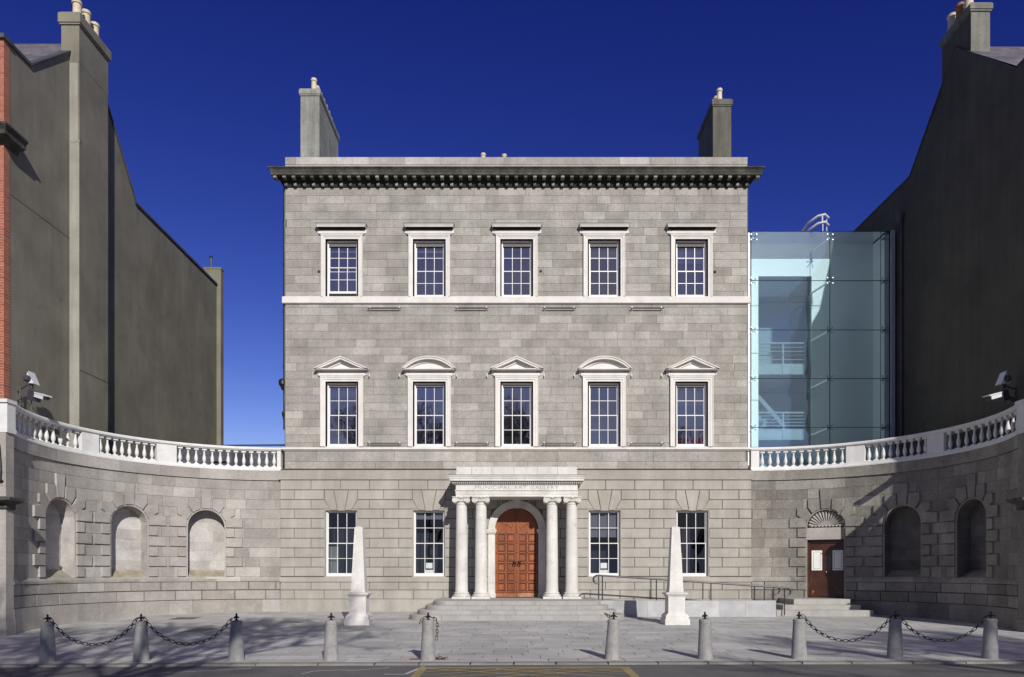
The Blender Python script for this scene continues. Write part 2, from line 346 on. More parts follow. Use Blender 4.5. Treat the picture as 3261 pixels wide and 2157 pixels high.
def subtract(rect, holes):
    rs = [rect]
    for h in holes:
        nr = []
        for (a, b, c, d) in rs:            # u0,u1,z0,z1
            if h[0] >= b or h[1] <= a or h[2] >= d or h[3] <= c: nr.append((a, b, c, d)); continue
            if h[0] > a: nr.append((a, h[0], c, d)); a = h[0]
            if h[1] < b: nr.append((h[1], b, c, d)); b = h[1]
            if h[2] > c: nr.append((a, b, c, h[2]))
            if h[3] < d: nr.append((a, b, h[3], d))
        rs = nr
    return [r for r in rs if r[1]-r[0] > .02 and r[3]-r[2] > .02]
def sheet(mb, u0, u1, z0, z1, holes, f, d, du=.3):
    cuts = sorted(set([z0, z1]+[c for h in holes for c in h[2:] if z0 < c < z1]))
    for a, b in zip(cuts, cuts[1:]):
        for (p, q, r_, s_) in subtract((u0, u1, a, b), holes):
            n = max(1, int((q-p)/du)) if f not in (flat_up, flat_gf) else 1
            for i in range(n):
                x0 = p+(q-p)*i/n; x1 = p+(q-p)*(i+1)/n
                mb.quad(f(x0, r_, d), f(x1, r_, d), f(x1, s_, d), f(x0, s_, d), .3)
def courses(mb, u0, u1, zs, holes, f, d0, d1, wmin, wmax, gap=.004, ch=0):
    for z0, z1 in zip(zs, zs[1:]):
        u = u0-random.random()*wmax*.6
        while u < u1:
            wd = random.uniform(wmin, wmax); a = max(u, u0); b = min(u+wd, u1); u += wd
            if b-a < .12: continue
            t = random.uniform(.8, 1) if random.random() < .17 else random.uniform(.0, .6)
            for (p, q, r_, s_) in subtract((a, b, z0, z1), holes):
                block(mb, [(p, r_), (q, r_), (q, s_), (p, s_)], f, d0, d1, gap, ch, t)
def arch_holes(c, r, zs, zb, n=14):
    hs = [(c-r, c+r, zb, zs)]
    for i in range(n):
        a = i/n*r; b = (i+1)/n*r; hw = math.sqrt(max(0, r*r-a*a))
        hs.append((c-hw, c+hw, zs+a-.0005, zs+b))
    return hs
YW, YG = 26.6, 26.45
def flat_up(u, z, d): return (u, YW-d, z)
def flat_gf(u, z, d): return (u, YG-d, z)
CX = .03       # centre line of the gallery front

# ================================================================== GROUND
mb = MB(); mb.quad((-900, -900, -.7), (900, -900, -.7), (900, 900, -.7), (-900, 900, -.7)); tag(mb.build('ground', M['soil']), kind='structure')
YKERB = 13.1
mb = MB()
def gsheet(mb, x0, x1, y0, y1, dz, nx=28, ny=20):
    for i in range(nx):
        for j in range(ny):
            xa = x0+(x1-x0)*i/nx; xb = x0+(x1-x0)*(i+1)/nx; ya = y0+(y1-y0)*j/ny; yb = y0+(y1-y0)*(j+1)/ny
            mb.quad(*[(x, y, ground_z(x, y)+dz) for x, y in ((xa, ya), (xb, ya), (xb, yb), (xa, yb))], .3)
gsheet(mb, -30, 30, YKERB+.05, 27.5, -.006, 60, 30); tag(mb.build('pavement_bed', M['grout']), kind='structure')
mb = MB(); y = YKERB+.3
while y < 26.9:
    dy = .42; x = -30+random.random()*.8
    while x < 30:
        wd = random.choice((.55, .7, .85, .95)); g = .0045; t = random.random()
        gx = g+.002
        P = [(x+gx, y+g), (x+wd-gx, y+g), (x+wd-gx, y+dy-g), (x+gx, y+dy-g)]
        lift = random.uniform(-.0012, .0012)
        top = [(a, b, ground_z(a, b)+lift) for a, b in P]; bot = [(a, b, ground_z(a, b)-.012) for a, b in P]
        mb.add(top+bot, [(0, 1, 2, 3), (0, 4, 5, 1), (1, 5, 6, 2), (2, 6, 7, 3), (3, 7, 4, 0)], t)
        x += wd
    y += dy
tag(mb.build('pavement', M['pave']), kind='structure')
mb = MB(); x = -30
while x < 30:
    wd = random.uniform(.75, 1.15); g = .006+random.random()*.006
    xa, xb = x+g, x+wd-g; za = ground_z(xa, YKERB); j = random.uniform(-.008, .008); t = random.random()
    vs = [(xa, YKERB+j, za-.2), (xb, YKERB+j, za-.2), (xb, YKERB+j, za-.012), (xa, YKERB+j, za-.012), (xa+.01, YKERB+.03+j, za+.003), (xb-.01, YKERB+.03+j, za+.003), (xb, YKERB+.295, za), (xa, YKERB+.295, za)]
    mb.add(vs, [(0, 1, 2, 3), (3, 2, 5, 4), (4, 5, 6, 7), (0, 3, 4, 7), (1, 6, 5, 2)], t); x += wd
tag(mb.build('kerb', M['kerb']), kind='structure')
def road_z(x): return ground_z(x, YKERB)-.032
mb = MB()
for i in range(40):
    xa = -60+3*i; xb = xa+3
    mb.quad((xa, -30, road_z(xa)), (xb, -30, road_z(xb)), (xb, YKERB+.06, road_z(xb)), (xa, YKERB+.06, road_z(xa)), .5)
tag(mb.build('road', M['asphalt']), kind='structure')
def rline(mb, p, q, wd, lift=.004):
    p = Vector(p); q = Vector(q); d = (q-p).normalized(); n = Vector((-d.y, d.x))*wd/2; m = max(1, int((q-p).length/.5))
    for i in range(m):
        a = p+(q-p)*i/m; b = p+(q-p)*(i+1)/m
        mb.quad(*[(v.x, v.y, road_z(v.x)+lift) for v in (a-n, b-n, b+n, a+n)], .5)
mb = MB()
rline(mb, (-1.69, 12.72), (1.97, 12.72), .16, .005); rline(mb, (-1.6, 12.64), (-1.6, 7), .15, .0052); rline(mb, (1.88, 12.64), (1.88, 7), .15, .0052)
for a in (-1.5, -.35, .8): rline(mb, (a, 12.6), (a+2.1*.5, 12.1), .07, .0054); 
for k in range(5):
    a = -1.5+k*.85
    rline(mb, (a, 12.62), (min(a+2.2, 1.8), 12.62-(min(a+2.2, 1.8)-a)/2.1), .075, .0056)
    rline(mb, (a, 12.62), (max(a-2.2, -1.5), 12.62-(a-max(a-2.2, -1.5))/2.1), .075, .0058)
tag(mb.build('box_marking', M['yellow']), kind='structure')
mb = MB(); rline(mb, (2.5, 12.96), (30, 12.96), .035); rline(mb, (-30, 12.96), (-3.2, 12.96), .035)
tag(mb.build('kerb_line_marking', M['yellow']), kind='structure')
mb = MB(); rline(mb, (-2.15, 11.95), (-1.8, 11.95), .06); rline(mb, (-1.8, 11.95), (-1.62, 12.9), .07)
P = [(-3.52, 12.0), (-3.4, 12.35), (-3.0, 12.5), (-2.75, 12.42), (-2.5, 12.6), (-2.2, 12.78)]
for a, b in zip(P, P[1:]): rline(mb, a, b, .05)
rline(mb, (-6.6, 11.9), (-4.6, 12.75), .05)
tag(mb.build('white_marking', M['wline']), kind='structure')

# ================================================================== GALLERY BUILDING
GB = thing('gallery_building', 'three storey grey stone gallery with white pedimented windows and a columned doorway', 'building', (0, YW, 0))
XL, XR = -8.37, 8.40
WX = [CX+3.16*n for n in (-2, -1, 0, 1, 2)]
ZT2, ZB2 = 13.407, 11.378; ZT1, ZB1 = PZ(1220.5, YW), PZ(1423, YW)
HW = .548
holes = [(x-HW, x+HW, ZB2, ZT2) for x in WX]+[(x-HW, x+HW, ZB1, ZT1) for x in WX]
mb = MB(); zs = []; z = 5.81
while z < 15.5: zs.append(z); z += .2885
courses(mb, XL, XR, zs, holes, flat_up, -.03, 0, .45, 1.35, .0045)
mb.build('upper_wall', M['ashlar'], GB)
mb = MB(); sheet(mb, XL+.01, XR-.01, 5.0, 15.6, holes, flat_up, -.012)
for x in (XL+.004, XR-.004): mb.quad((x, YW+.01, 0), (x, YW+13, 0), (x, YW+13, 16.2), (x, YW+.01, 16.2), .5)
mb.quad((XL, YW+13, 0), (XR, YW+13, 0), (XR, YW+13, 16.2), (XL, YW+13, 16.2), .5)
mb.build('wall_core', M['joint'], GB)
# side skins of pale render so the flanks read as walls
for x in (XL, XR):
    mb = MB(); mb.box(x-.002 if x < 0 else x-.02, x+.02 if x < 0 else x+.002, YW+.0, YW+12.9, 0, 15.4)
    mb.build('flank_wall', M['render_w'], GB)
# courses between string and ground floor
mb = MB()
courses(mb, XL, XR, [5.42, 5.80], [], flat_up, -.02, .012, .9, 1.9, .0045)
courses(mb, XL, XR, [5.13, 5.42], [], flat_up, -.02, .012, .9, 1.9, .0045)
mb.build('band_wall', M['ashlar'], GB)
mb = MB(); mb.mould([(0, 4.74), (.0, 4.74), (.035, 4.745), (.035, 5.06), (.0, 5.08), (-.1, 5.135), (-.16, 5.14)], -8.49, 8.49, YG)
mb.build('frieze', M['rust'], GB)
# rusticated ground floor
gh = []
for i, x in enumerate(WX):
    if i != 2: gh.append((x-.565, x+.565, 1.262, 3.64))
DOORR, DZS, ZLAND = .78, 2.96, .499
dh = arch_holes(CX, .98, DZS, ZLAND-.6)
mb = MB(); sheet(mb, -8.48, 8.48, -.1, 5.1, gh+dh, flat_gf, -.012)
for s in (-8.478, 8.478): mb.quad((s, YG+.01, 0), (s, YW+.2, 0), (s, YW+.2, 5.1), (s, YG+.01, 5.1), .3)
mb.build('ground_floor_core', M['joint'], GB)
mb = MB()
RZ = [4.727, 4.373, 4.02, 3.681, 3.342, 2.991, 2.632, 2.283, 1.944, 1.594, 1.262]
A = [-7.37+1.05*n for n in range(-1, 8)]; A = [a for a in A if a < -1.2]; B = [-7.97+1.07*n for n in range(0, 8)]; B = [b for b in B if b < -1.2]
def joints(k):
    q = A if k % 2 == 0 else B
    q = [a for a in q if a > -8.4]
    return [-8.48]+q+[-.3, .35]+sorted([-a+.05 for a in q])+[8.48]
for k in range(10):
    z1, z0 = RZ[k], RZ[k+1]; J = joints(k)
    for a, b in zip(J, J[1:]):
        hs = list(dh)
        for i, x in enumerate(WX):
            if i == 2: continue
            e0, e1 = x-.565, x+.565
            if k in (1, 2): hs.append((e0-.03 if k == 1 else e0+.0, e1+.03 if k == 1 else e1, z0-.05, z1+.05))
            elif k >= 3: hs.append((e0, e1, 1.2, 3.69))
        rs = subtract((a, b, z0, z1), hs)
        for (p, q, r_, s_) in rs:
            poly = [(p, r_), (q, r_), (q, s_), (p, s_)]
            if k == 2:
                for i, x in enumerate(WX):
                    if i == 2: continue
                    if abs(q-(x-.565)) < 1e-4: poly = [(p, r_), (q+.19, r_), (q-.03, s_), (p, s_)]
                    if abs(p-(x+.565)) < 1e-4: poly = [(p-.19, r_), (q, r_), (q, s_), (p+.03, s_)]
            block(mb, poly, flat_gf, -.012, .024, .004, .012)
for i, x in enumerate(WX):
    if i == 2: continue
    za, zb, zc = 4.373, 4.02, 3.64
    block(mb, [(x-.27, za), (x+.27, za), (x+.13, zc-.03), (x-.13, zc-.03)], flat_gf, -.012, .03, .005, .014)
    block(mb, [(x-.595, za), (x-.27, za), (x-.13, zc), (x-.375, zc), (x-.595, zb)], flat_gf, -.012, .024, .004, .012)
    block(mb, [(x+.595, za), (x+.27, za), (x+.13, zc), (x+.375, zc), (x+.595, zb)], flat_gf, -.012, .024, .004, .012)
for k, (z1, z0) in enumerate([(1.06, .771), (.771, .443)]):
    J = joints(k)
    for a, b in zip(J, J[1:]):
        for (p, q, r_, s_) in subtract((a, b, z0, z1), dh): block(mb, [(p, r_), (q, r_), (q, s_), (p, s_)], flat_gf, -.012, .024, .004, .012)
for a, b in zip([-8.5, -6.9, -5, -3.4, 3.2, 4.9, 6.6], [-6.9, -5, -3.4, 3.2, 4.9, 6.6, 8.5]):
    for (p, q, r_, s_) in subtract((a, b, -.2, .443), dh): block(mb, [(p, r_), (q, r_), (q, s_), (p, s_)], flat_gf, -.012, .04, .001, .0)
mb.build('rusticated_wall', M['rust'], GB)
mb = MB()
for a, b in ((-8.48, CX-1.0), (CX+1.0, 8.48)):
    mb.box(a-.012, b+.012, YG-.05, YG, 1.065, 1.235, .6)
mb.build('sill_course', M['rust'], GB)
# string courses
mb = MB(); mb.mould([(0, 11.128), (.06, 11.13), (.075, 11.15), (.075, 11.355), (.055, 11.378), (0, 11.38)], XL, XR, YW, .5); mb.build('string_course', M['trim'], GB)
mb = MB(); mb.mould([(0, 5.80), (.05, 5.805), (.06, 5.83), (.11, 5.845), (.11, 5.905), (.07, 5.925), (0, 5.935)], XL, XR, YW, .5); mb.build('string_course', M['trim'], GB)
# main cornice with modillions
mb = MB()
mb.mould([(0, 15.61), (.38, 15.605), (.38, 15.69), (.395, 15.70), (.40, 15.74), (.43, 15.79), (.47, 15.82), (.47, 15.85), (.0, 15.9)], XL, XR, YW, None)
mb.build('cornice', M['cornice'], GB)
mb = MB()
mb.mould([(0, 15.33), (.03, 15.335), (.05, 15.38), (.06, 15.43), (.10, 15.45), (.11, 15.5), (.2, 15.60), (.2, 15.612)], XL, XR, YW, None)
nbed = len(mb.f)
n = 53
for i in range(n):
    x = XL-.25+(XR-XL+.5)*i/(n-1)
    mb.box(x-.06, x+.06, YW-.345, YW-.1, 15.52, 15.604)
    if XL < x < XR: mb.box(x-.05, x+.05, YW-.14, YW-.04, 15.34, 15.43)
bo = mb.build('bed_moulding', M['soot_shade'], GB); bo.data.materials.append(M['modillion'])  # bed coloured near-black: soot plus painted shade under the corona
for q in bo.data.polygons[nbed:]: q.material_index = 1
mb = MB()
for a, b in ((15.88, 16.16), (16.16, 16.43)):
    courses(mb, XL+.02, XR-.02, [a, b], [], flat_up, -.3, .0 if a < 16 else .02, .8, 1.5, .004)
mb.box(XL+.03, XR-.03, YW-.005, YW+.3, 15.8, 16.42)
for x in (XL+.02, XR-.32): mb.box(x, x+.3, YW+.3, YW+12.9, 15.3, 16.42)
mb.build('parapet', M['parapet'], GB)
mb = MB(); zr = 15.9
mb.add([(XL+.3, YW+.3, zr), (XR-.3, YW+.3, zr), (XR-.3, YW+12.8, zr), (XL+.3, YW+12.8, zr), (XL+4, YW+6.5, zr+1.6), (XR-4, YW+6.5, zr+1.6)], [(0, 1, 5, 4), (1, 2, 5), (2, 3, 4, 5), (3, 0, 4)], .4)
mb.build('roof', M['slate'], GB)

# ------------------------------------------------ windows
def window(x, zb, zt, hw, yw, depth, wall_mat, blind, cols=3, bars=None, mid=None, sash_up=0., head=0., extra=None, bdist=.9, pane='pane'):
    """yw wall plane, sash set back by depth"""
    yf = yw+depth
    mb = MB(); F = .045
    # outer box frame
    mb.box(x-hw, x-hw+F, yf-.02, yf+.08, zb, zt, .5); mb.box(x+hw-F, x+hw, yf-.02, yf+.08, zb, zt, .5)
    mb.box(x-hw+F, x+hw-F, yf-.02, yf+.08, zt-F, zt, .5); mb.box(x-hw+F, x+hw-F, yf-.02, yf+.08, zb, zb+.035, .5)
    a, b = x-hw+F, x+hw-F; zm = (zb+zt)/2 if mid is None else mid
    def sash(z0, z1, y0, rows, lower):
        st = .028; br = .08 if lower else .035; tr = .03
        mb.box(a, a+st, y0, y0+.035, z0, z1, .5); mb.box(b-st, b, y0, y0+.035, z0, z1, .5)
        mb.box(a+st, b-st, y0, y0+.035, z0, z0+br, .5); mb.box(a+st, b-st, y0, y0+.035, z1-tr, z1, .5)
        for i in range(1, cols):
            c = a+st+(b-a-2*st)*i/cols; mb.box(c-.0105, c+.0105, y0+.004, y0+.03, z0+br, z1-tr, .5)
        for i in range(1, rows):
            c = z0+br+(z1-tr-z0-br)*i/rows; mb.box(a+st, b-st, y0+.007, y0+.028, c-.0095, c+.0095, .5)
    sash(zb+.035+sash_up, zm+.02+sash_up, yf, 2, True)
    sash(zm-.02, zt-F-head*.0, yf+.038, 2, False)
    if extra:
        for c in extra: mb.box(a+.02, b-.02, yf+.075, yf+.09, c-.012, c+.012, .5)
    wob = mb.build('window', M['paint'], GB)
    mb = MB(); mb.quad((a, yf+.02, zb+.03+sash_up), (b, yf+.02, zb+.03+sash_up), (b, yf+.02, zm), (a, yf+.02, zm))
    mb.quad((a, yf+.056, zm), (b, yf+.056, zm), (b, yf+.056, zt-F), (a, yf+.056, zt-F))
    mb.build('pane', M[pane], wob)
    mb = MB(); yb = yf+.09+bdist
    mb.quad((x-hw-.3, yb, zb-.2), (x+hw+.3, yb, zb-.2), (x+hw+.3, yb, zt+.2), (x-hw-.3, yb, zt+.2))
    for s in (-1, 1): mb.quad((x+s*(hw+.02), yf+.08, zb-.2), (x+s*(hw+.02), yb, zb-.2), (x+s*(hw+.02), yb, zt+.2), (x+s*(hw+.02), yf+.08, zt+.2))
    mb.quad((x-hw-.05, yf+.08, zt+.01), (x+hw+.05, yf+.08, zt+.01), (x+hw+.05, yb, zt+.01), (x-hw-.05, yb, zt+.01))
    mb.quad((x-hw-.05, yf+.08, zb-.01), (x+hw+.05, yf+.08, zb-.01), (x+hw+.05, yb, zb-.01), (x-hw-.05, yb, zb-.01))
    mb.build('blind', blind, wob)
    if head:
        mb = MB(); mb.box(a, b, yf-.012, yf+.03, zt-F-head, zt-F, .4); mb.build('head_board', M['headbox'], wob)
    # reveal
    mb = MB()
    mb.box(x-hw-.05, x-hw, yw-.004 if wall_mat is not M['trim'] else yw+.0, yf+.06, zb-.05, zt+.05, .5); mb.box(x+hw, x+hw+.05, yw-.004 if wall_mat is not M['trim'] else yw, yf+.06, zb-.05, zt+.05, .5)
    mb.box(x-hw, x+hw, yw-.0, yf+.06, zt, zt+.05, .5); mb.box(x-hw, x+hw, yw-.0, yf+.06, zb-.05, zb, .5)
    mb.build('reveal', wall_mat, wob)
    return wob
def architrave(x, zb, zt, hw, ho, ztop, w, mat):
    mb = MB()
    path = lambda o: [(x-hw-o, zb), (x-hw-o, zt+o), (x+hw+o, zt+o), (x+hw+o, zb)]
    t = ho-hw
    for o0, o1, d in ((0, .045, .035), (.045, .12, .055), (.12, t-.03, .075), (t-.03, t, .095)):
        mb.band(path(o1), path(o0), flat_up, -.01, d, .5)
    mb.build('architrave', mat, w)
def hood(x, z0, ho, w):      # pulvinated frieze + straight cornice
    mb = MB(); zf = z0
    mb.mould([(0, zf), (.06, zf+.0), (.085, zf+.03), (.09, zf+.06), (.085, zf+.09), (.06, zf+.12), (0, zf+.12)], x-ho+.02, x+ho-.02, YW, .5)
    zc = zf+.12
    mb.mould([(0, zc), (.03, zc+.002), (.04, zc+.03), (.05, zc+.035), (.04, zc+.04), (.04, zc+.095), (.2, zc+.1), (.2, zc+.135), (.21, zc+.14), (.225, zc+.165), (.24, zc+.19), (.24, zc+.2), (0, zc+.22)], x-ho+.08, x+ho-.08, YW, .5)
    for s in (-1, 1): mb.box(x+s*(ho+.06)-.075, x+s*(ho+.06)+.075, YW-.03, YW, zc-.06, zc+.06, .9)
    hd = mb.build('hood', M['trim'], w)
    mb = MB(); mb.mould([(0, zc+.04), (.048, zc+.041), (.048, zc+.094), (.19, zc+.098), (0, zc+.099)], x-ho+.08, x+ho-.08, YW, .5); mb.build('sooty_shade_bed', M['soot_shade'], w)  # dark strip paints the hood's underside shade along with its soot
    mb = MB(); mb.mould([(0, zc+.196), (.25, zc+.198), (.25, zc+.216), (0, zc+.235)], x-ho+.08, x+ho-.08, YW, .5); mb.build('flashing', M['lead'], w)
def pediment(x, z0, ho, w, seg):
    mb = MB(); zf = z0
    mb.mould([(0, zf), (.06, zf+.0), (.085, zf+.03), (.09, zf+.065), (.085, zf+.1), (.06, zf+.13), (0, zf+.13)], x-ho+.02, x+ho-.02, YW, .5)
    zc = zf+.13
    mb.mould([(0, zc), (.03, zc+.002), (.04, zc+.03), (.05, zc+.035), (.04, zc+.04), (.04, zc+.08), (.24, zc+.085), (.24, zc+.12), (.0, zc+.13)], x-ho+.08, x+ho-.08, YW, .5)
    zb = zc+.12; e = ho+.19; H = .43 if not seg else .43
    def outline(k):
        if not seg:
            # offset inward by k
            sl = math.atan2(H, e); dx = k/math.sin(sl); dz = k/math.cos(sl)
            return [(x-e+dx, zb), (x, zb+H-dz), (x+e-dx, zb)]
        r = (e*e+H*H)/(2*H); cz = zb+H-r; rr = r-k; hwk = math.sqrt(max(1e-4, rr*rr-(zb-cz)**2)); a = math.atan2(hwk, zb-cz)
        return [(x+rr*math.sin(-a+2*a*i/16), cz+rr*math.cos(-a+2*a*i/16)) for i in range(17)]
    O = [outline(k) for k in (0, .035, .10, .145, .185)]
    for (p, q, d) in ((0, 1, .30), (1, 2, .27), (2, 3, .15), (3, 4, .12)): mb.band(O[p], O[q], flat_up, 0, d, .5)
    mb.prism(O[4], flat_up, 0, .07, .5)
    mb.prism(O[0], flat_up, -.005, .03, .5)
    for s in (-1, 1): mb.box(x+s*(ho+.06)-.075, x+s*(ho+.06)+.075, YW-.03, YW, zc-.06, zc+.06, .9)
    mb.build('pediment', M['trim'], w)
for i, x in enumerate(WX):
    wv = window(x, ZB2+.0, ZT2, HW, YW-.035, .15, M['trim'], M['blindblue'], head=.12, sash_up=.13 if i == 0 else 0, extra=[ZT2-.32] if i < 2 else None, mid=PZ(861, YW), pane='panefilm')
    architrave(x, ZB2, ZT2, HW, .75, 0, wv, M['trim']); hood(x, ZT2+.205, .75, wv)
    if i == 0:
        mb = MB(); mb.quad((x-HW, YW+.12, ZB2), (x+HW, YW+.12, ZB2), (x+HW, YW+.12, ZB2+.15), (x-HW, YW+.12, ZB2+.15)); mb.build('gap', M['blinddark'], wv)
for i, x in enumerate(WX):
    wv = window(x, ZB1, ZT1, HW, YW-.035, .15, M['trim'], M['blindgrey'], head=.07, pane='panefilm')
    architrave(x, ZB1, ZT1, HW, .775, 0, wv, M['trim']); pediment(x, ZT1+.225, .775, wv, i in (1, 3))
for i, x in enumerate(WX):
    if i == 2: continue
    window(x, 1.262, 3.64, .565, YG, .13, M['rust'], M['blinddark'])
for (x, zt, yw, dp, h, m, w_) in ((WX[3], 3.64, YG, .13, .95, 'blindpale', .565), (WX[1], 3.64, YG, .13, .3, 'blindpale', .565), (WX[4], ZT1, YW-.035, .15, .75, 'blindmid', HW), (WX[0], ZT1, YW-.035, .15, .45, 'blindmid', HW), (WX[3], ZT2, YW-.035, .15, .55, 'blindmid', HW), (WX[4], ZT2, YW-.035, .15, .7, 'blindpale', HW)):
    mb = MB(); y_ = yw+dp+.16; mb.box(x-w_+.03, x+w_-.03, y_, y_+.006, zt-h, zt-.04, .5); mb.tube([(x-w_+.03, y_, zt-h), (x+w_-.03, y_, zt-h)], .012, 6, tone=.5); mb.build('roller_blind', M[m], GB)
# small lights / lamps in the top floor rooms seen as thin pale strips are left to the blinds

# ------------------------------------------------ door case and doors
def arc(c, zc, r, a0=0, a1=math.pi, n=24): return [(c+r*math.cos(a0+(a1-a0)*i/n), zc+r*math.sin(a0+(a1-a0)*i/n)) for i in range(n+1)]
mb = MB()
for ra, rb, d in ((.78, .83, .05), (.83, .93, .065), (.93, 1.03, .085)):
    mb.band(arc(CX, DZS, rb), arc(CX, DZS, ra), flat_gf, -.25, d, .5)
for s in (-1, 1):
    x0, x1 = sorted((CX+s*.78, CX+s*1.03))
    mb.box(x0, x1, YG-.06, YG+.3, ZLAND, DZS-.16, .5); mb.box(x0-.02, x1+.02, YG-.08, YG+.3, ZLAND, ZLAND+.16, .5)
    mb.box(x0-.035, x1+.035, YG-.11, YG+.3, DZS-.16, DZS-.11, .5); mb.box(x0-.05, x1+.05, YG-.13, YG+.3, DZS-.11, DZS-.0, .5)
mb.prism([(CX-.09, DZS+.76), (CX+.09, DZS+.76), (CX+.15, DZS+1.08), (CX-.15, DZS+1.08)], flat_gf, -.2, .14, .5)
mb.build('doorcase', M['portico'], GB)
YD = YG+.2
def fd(u, z, d): return (u, YD-d, z)
mb = MB()
ins = .02
for s in (-1, 1):
    A0 = [(CX+s*.008, ZLAND+.01)]+[(CX+s*.775, ZLAND+.01)]
    arcp = [(CX+s*.775*math.cos(a*math.pi/32), DZS+.775*math.sin(a*math.pi/32)) for a in range(0, 17)]
    arcp[-1] = (CX+s*.008, DZS+.775)
    mb.prism(A0+arcp, fd, -.05, 0, .5)
leaf = mb.build('front_door', M['wood'], GB)
mb = MB(); fr_ = MB()
rows = 6; z0r, z1r = ZLAND+.2, DZS-.13; ph = (z1r-z0r)/rows
for s in (-1, 1):
    for c in range(2):
        ua = CX+s*(.075+.35*c); ub = ua+s*.27; ua, ub = sorted((ua, ub))
        for r_ in range(rows):
            za = z0r+ph*r_+.04; zb = z0r+ph*(r_+1)-.03
            # raised frame round a sunken panel
            for k, d in ((.0, .012),):
                fr_.band([(ua, za), (ua, zb), (ub, zb), (ub, za), (ua, za)], [(ua+.03, za+.03), (ua+.03, zb-.03), (ub-.03, zb-.03), (ub-.03, za+.03), (ua+.03, za+.03)], fd, -.002, .022)
            mb.prism([(ua+.055, za+.055), (ub-.055, za+.055), (ub-.055, zb-.055), (ua+.055, zb-.055)], fd, -.002, .012)
    for k in range(rows+1):
        z = z0r+ph*k; u0, u1 = sorted((CX+s*.01, CX+s*.77)); mb.box(u0, u1, YD-.03, YD, z-.022, z+.018)
    for c in (.062, .385, .715):
        u0, u1 = sorted((CX+s*(c-.022), CX+s*(c+.022))); mb.box(u0, u1, YD-.027, YD, ZLAND+.02, DZS-.1)
    for r0, r1 in ((.74, .70), (.5, .46), (.2, .16)):
        a0, a1 = (0, math.pi/2) if s > 0 else (math.pi/2, math.pi)
        mb.band(arc(CX, DZS-.02, r0, a0+.03, a1-.03, 10), arc(CX, DZS-.02, r1, a0+.03, a1-.03, 10), fd, 0, .022)
    for an in (30, 60):
        a = R(an) if s > 0 else R(180-an); q = Vector((math.cos(a), math.sin(a))); nn = Vector((-q.y, q.x))*.02
        p0 = Vector((CX, DZS-.02))+q*.2; p1 = Vector((CX, DZS-.02))+q*.7
        mb.prism([tuple(p0-nn), tuple(p1-nn), tuple(p1+nn), tuple(p0+nn)], fd, 0, .025)
    u0, u1 = sorted((CX+s*.006, CX+s*.05)); mb.box(u0, u1, YD-.035, YD, ZLAND+.02, DZS+.74)
mb.build('moulding', M['wood'], leaf); fr_.build('panel_frame', M['wooddark'], leaf)
mb = MB()
for s in (-1, 1):
    u0, u1 = sorted((CX+s*.012, CX+s*.76)); mb.box(u0, u1, YD-.036, YD, ZLAND+.015, ZLAND+.15)
mb.build('kick_board', M['woodworn'], leaf)
mb = MB()
for s in (-1, 1):
    for c in (.04, .385, .73):
        for k in range(rows+1): mb.lathe([(.0, -.045), (.016, -.04), (.022, -.03)], (CX+s*c, YD, z0r+ph*k), 8, axis='y')
mb.build('stud', M['iron'], leaf)
for s in (-1, 1):
    mb = MB(); hx, hz = CX+s*.085, ZLAND+1.27
    mb.lathe([(0, -.09), (.03, -.085), (.055, -.06), (.06, -.03), (.06, 0)], (hx, YD, hz), 12, axis='y')
    mb.tube([(hx+.055*math.cos(a*math.pi/8), YD-.08, hz-.07+.055*math.sin(a*math.pi/8)) for a in range(16)], .012, 6, closed=True)
    mb.build('handle', M['iron'], leaf, True)

# ------------------------------------------------ portico
PO = MB()
YC = 25.42
POb = None
mb = MB()   # entablature
fy = 25.2; hxe = 2.09
def ent(prof): mb.ringloft([[(CX-hxe-d, YG+.005, z), (CX-hxe-d, fy-d, z), (CX+hxe+d, fy-d, z), (CX+hxe+d, YG+.005, z)] for d, z in prof], tone=.5)
ent([(.0, 4.008), (.0, 4.09), (.012, 4.095), (.012, 4.19), (.03, 4.2), (.045, 4.225), (.045, 4.235), (0, 4.24), (0, 4.41), (.02, 4.415), (.03, 4.44), (.05, 4.445), (.05, 4.51), (.06, 4.52), (.2, 4.53), (.2, 4.60), (.215, 4.605), (.23, 4.66), (.255, 4.69), (.255, 4.71), (.1, 4.73), (-.02, 4.74), (-.02, 5.03), (-.04, 5.03)])
n = 62
for i in range(n):
    x = CX-hxe-.09+(2*hxe+.18)*i/(n-1); mb.box(x-.019, x+.019, fy-.115, fy-.05, 4.452, 4.515, .6)
for s in (-1, 1):
    for j in range(14):
        y = fy-.06+.07*j; x = CX+s*(hxe+.05); mb.box(min(x, x+s*.06), max(x, x+s*.06), y-.018, y+.018, 4.452, 4.515, .6)
port = mb.build('portico', M['portico'], GB)
mb = MB(); mb.mould([(0, 4.446), (.0535, 4.4465), (.0535, 4.509), (0, 4.5095)], CX-hxe, CX+hxe, fy, .1); mb.build('dentil_shade', M['cornice'], port)  # dark strip put in as painted shade between the dentils
mb = MB(); mb.mould([(0, 4.713), (.262, 4.716), (.262, 4.728), (0, 4.76)], CX-hxe, CX+hxe, fy, .2)
for x0 in (-1.55, -.85, -.1, .7, 1.4): mb.box(CX+x0-.004, CX+x0+.004, fy+.0165, fy+.03, 4.74, 5.03, 0)
mb.build('flashing', M['lead'], port)
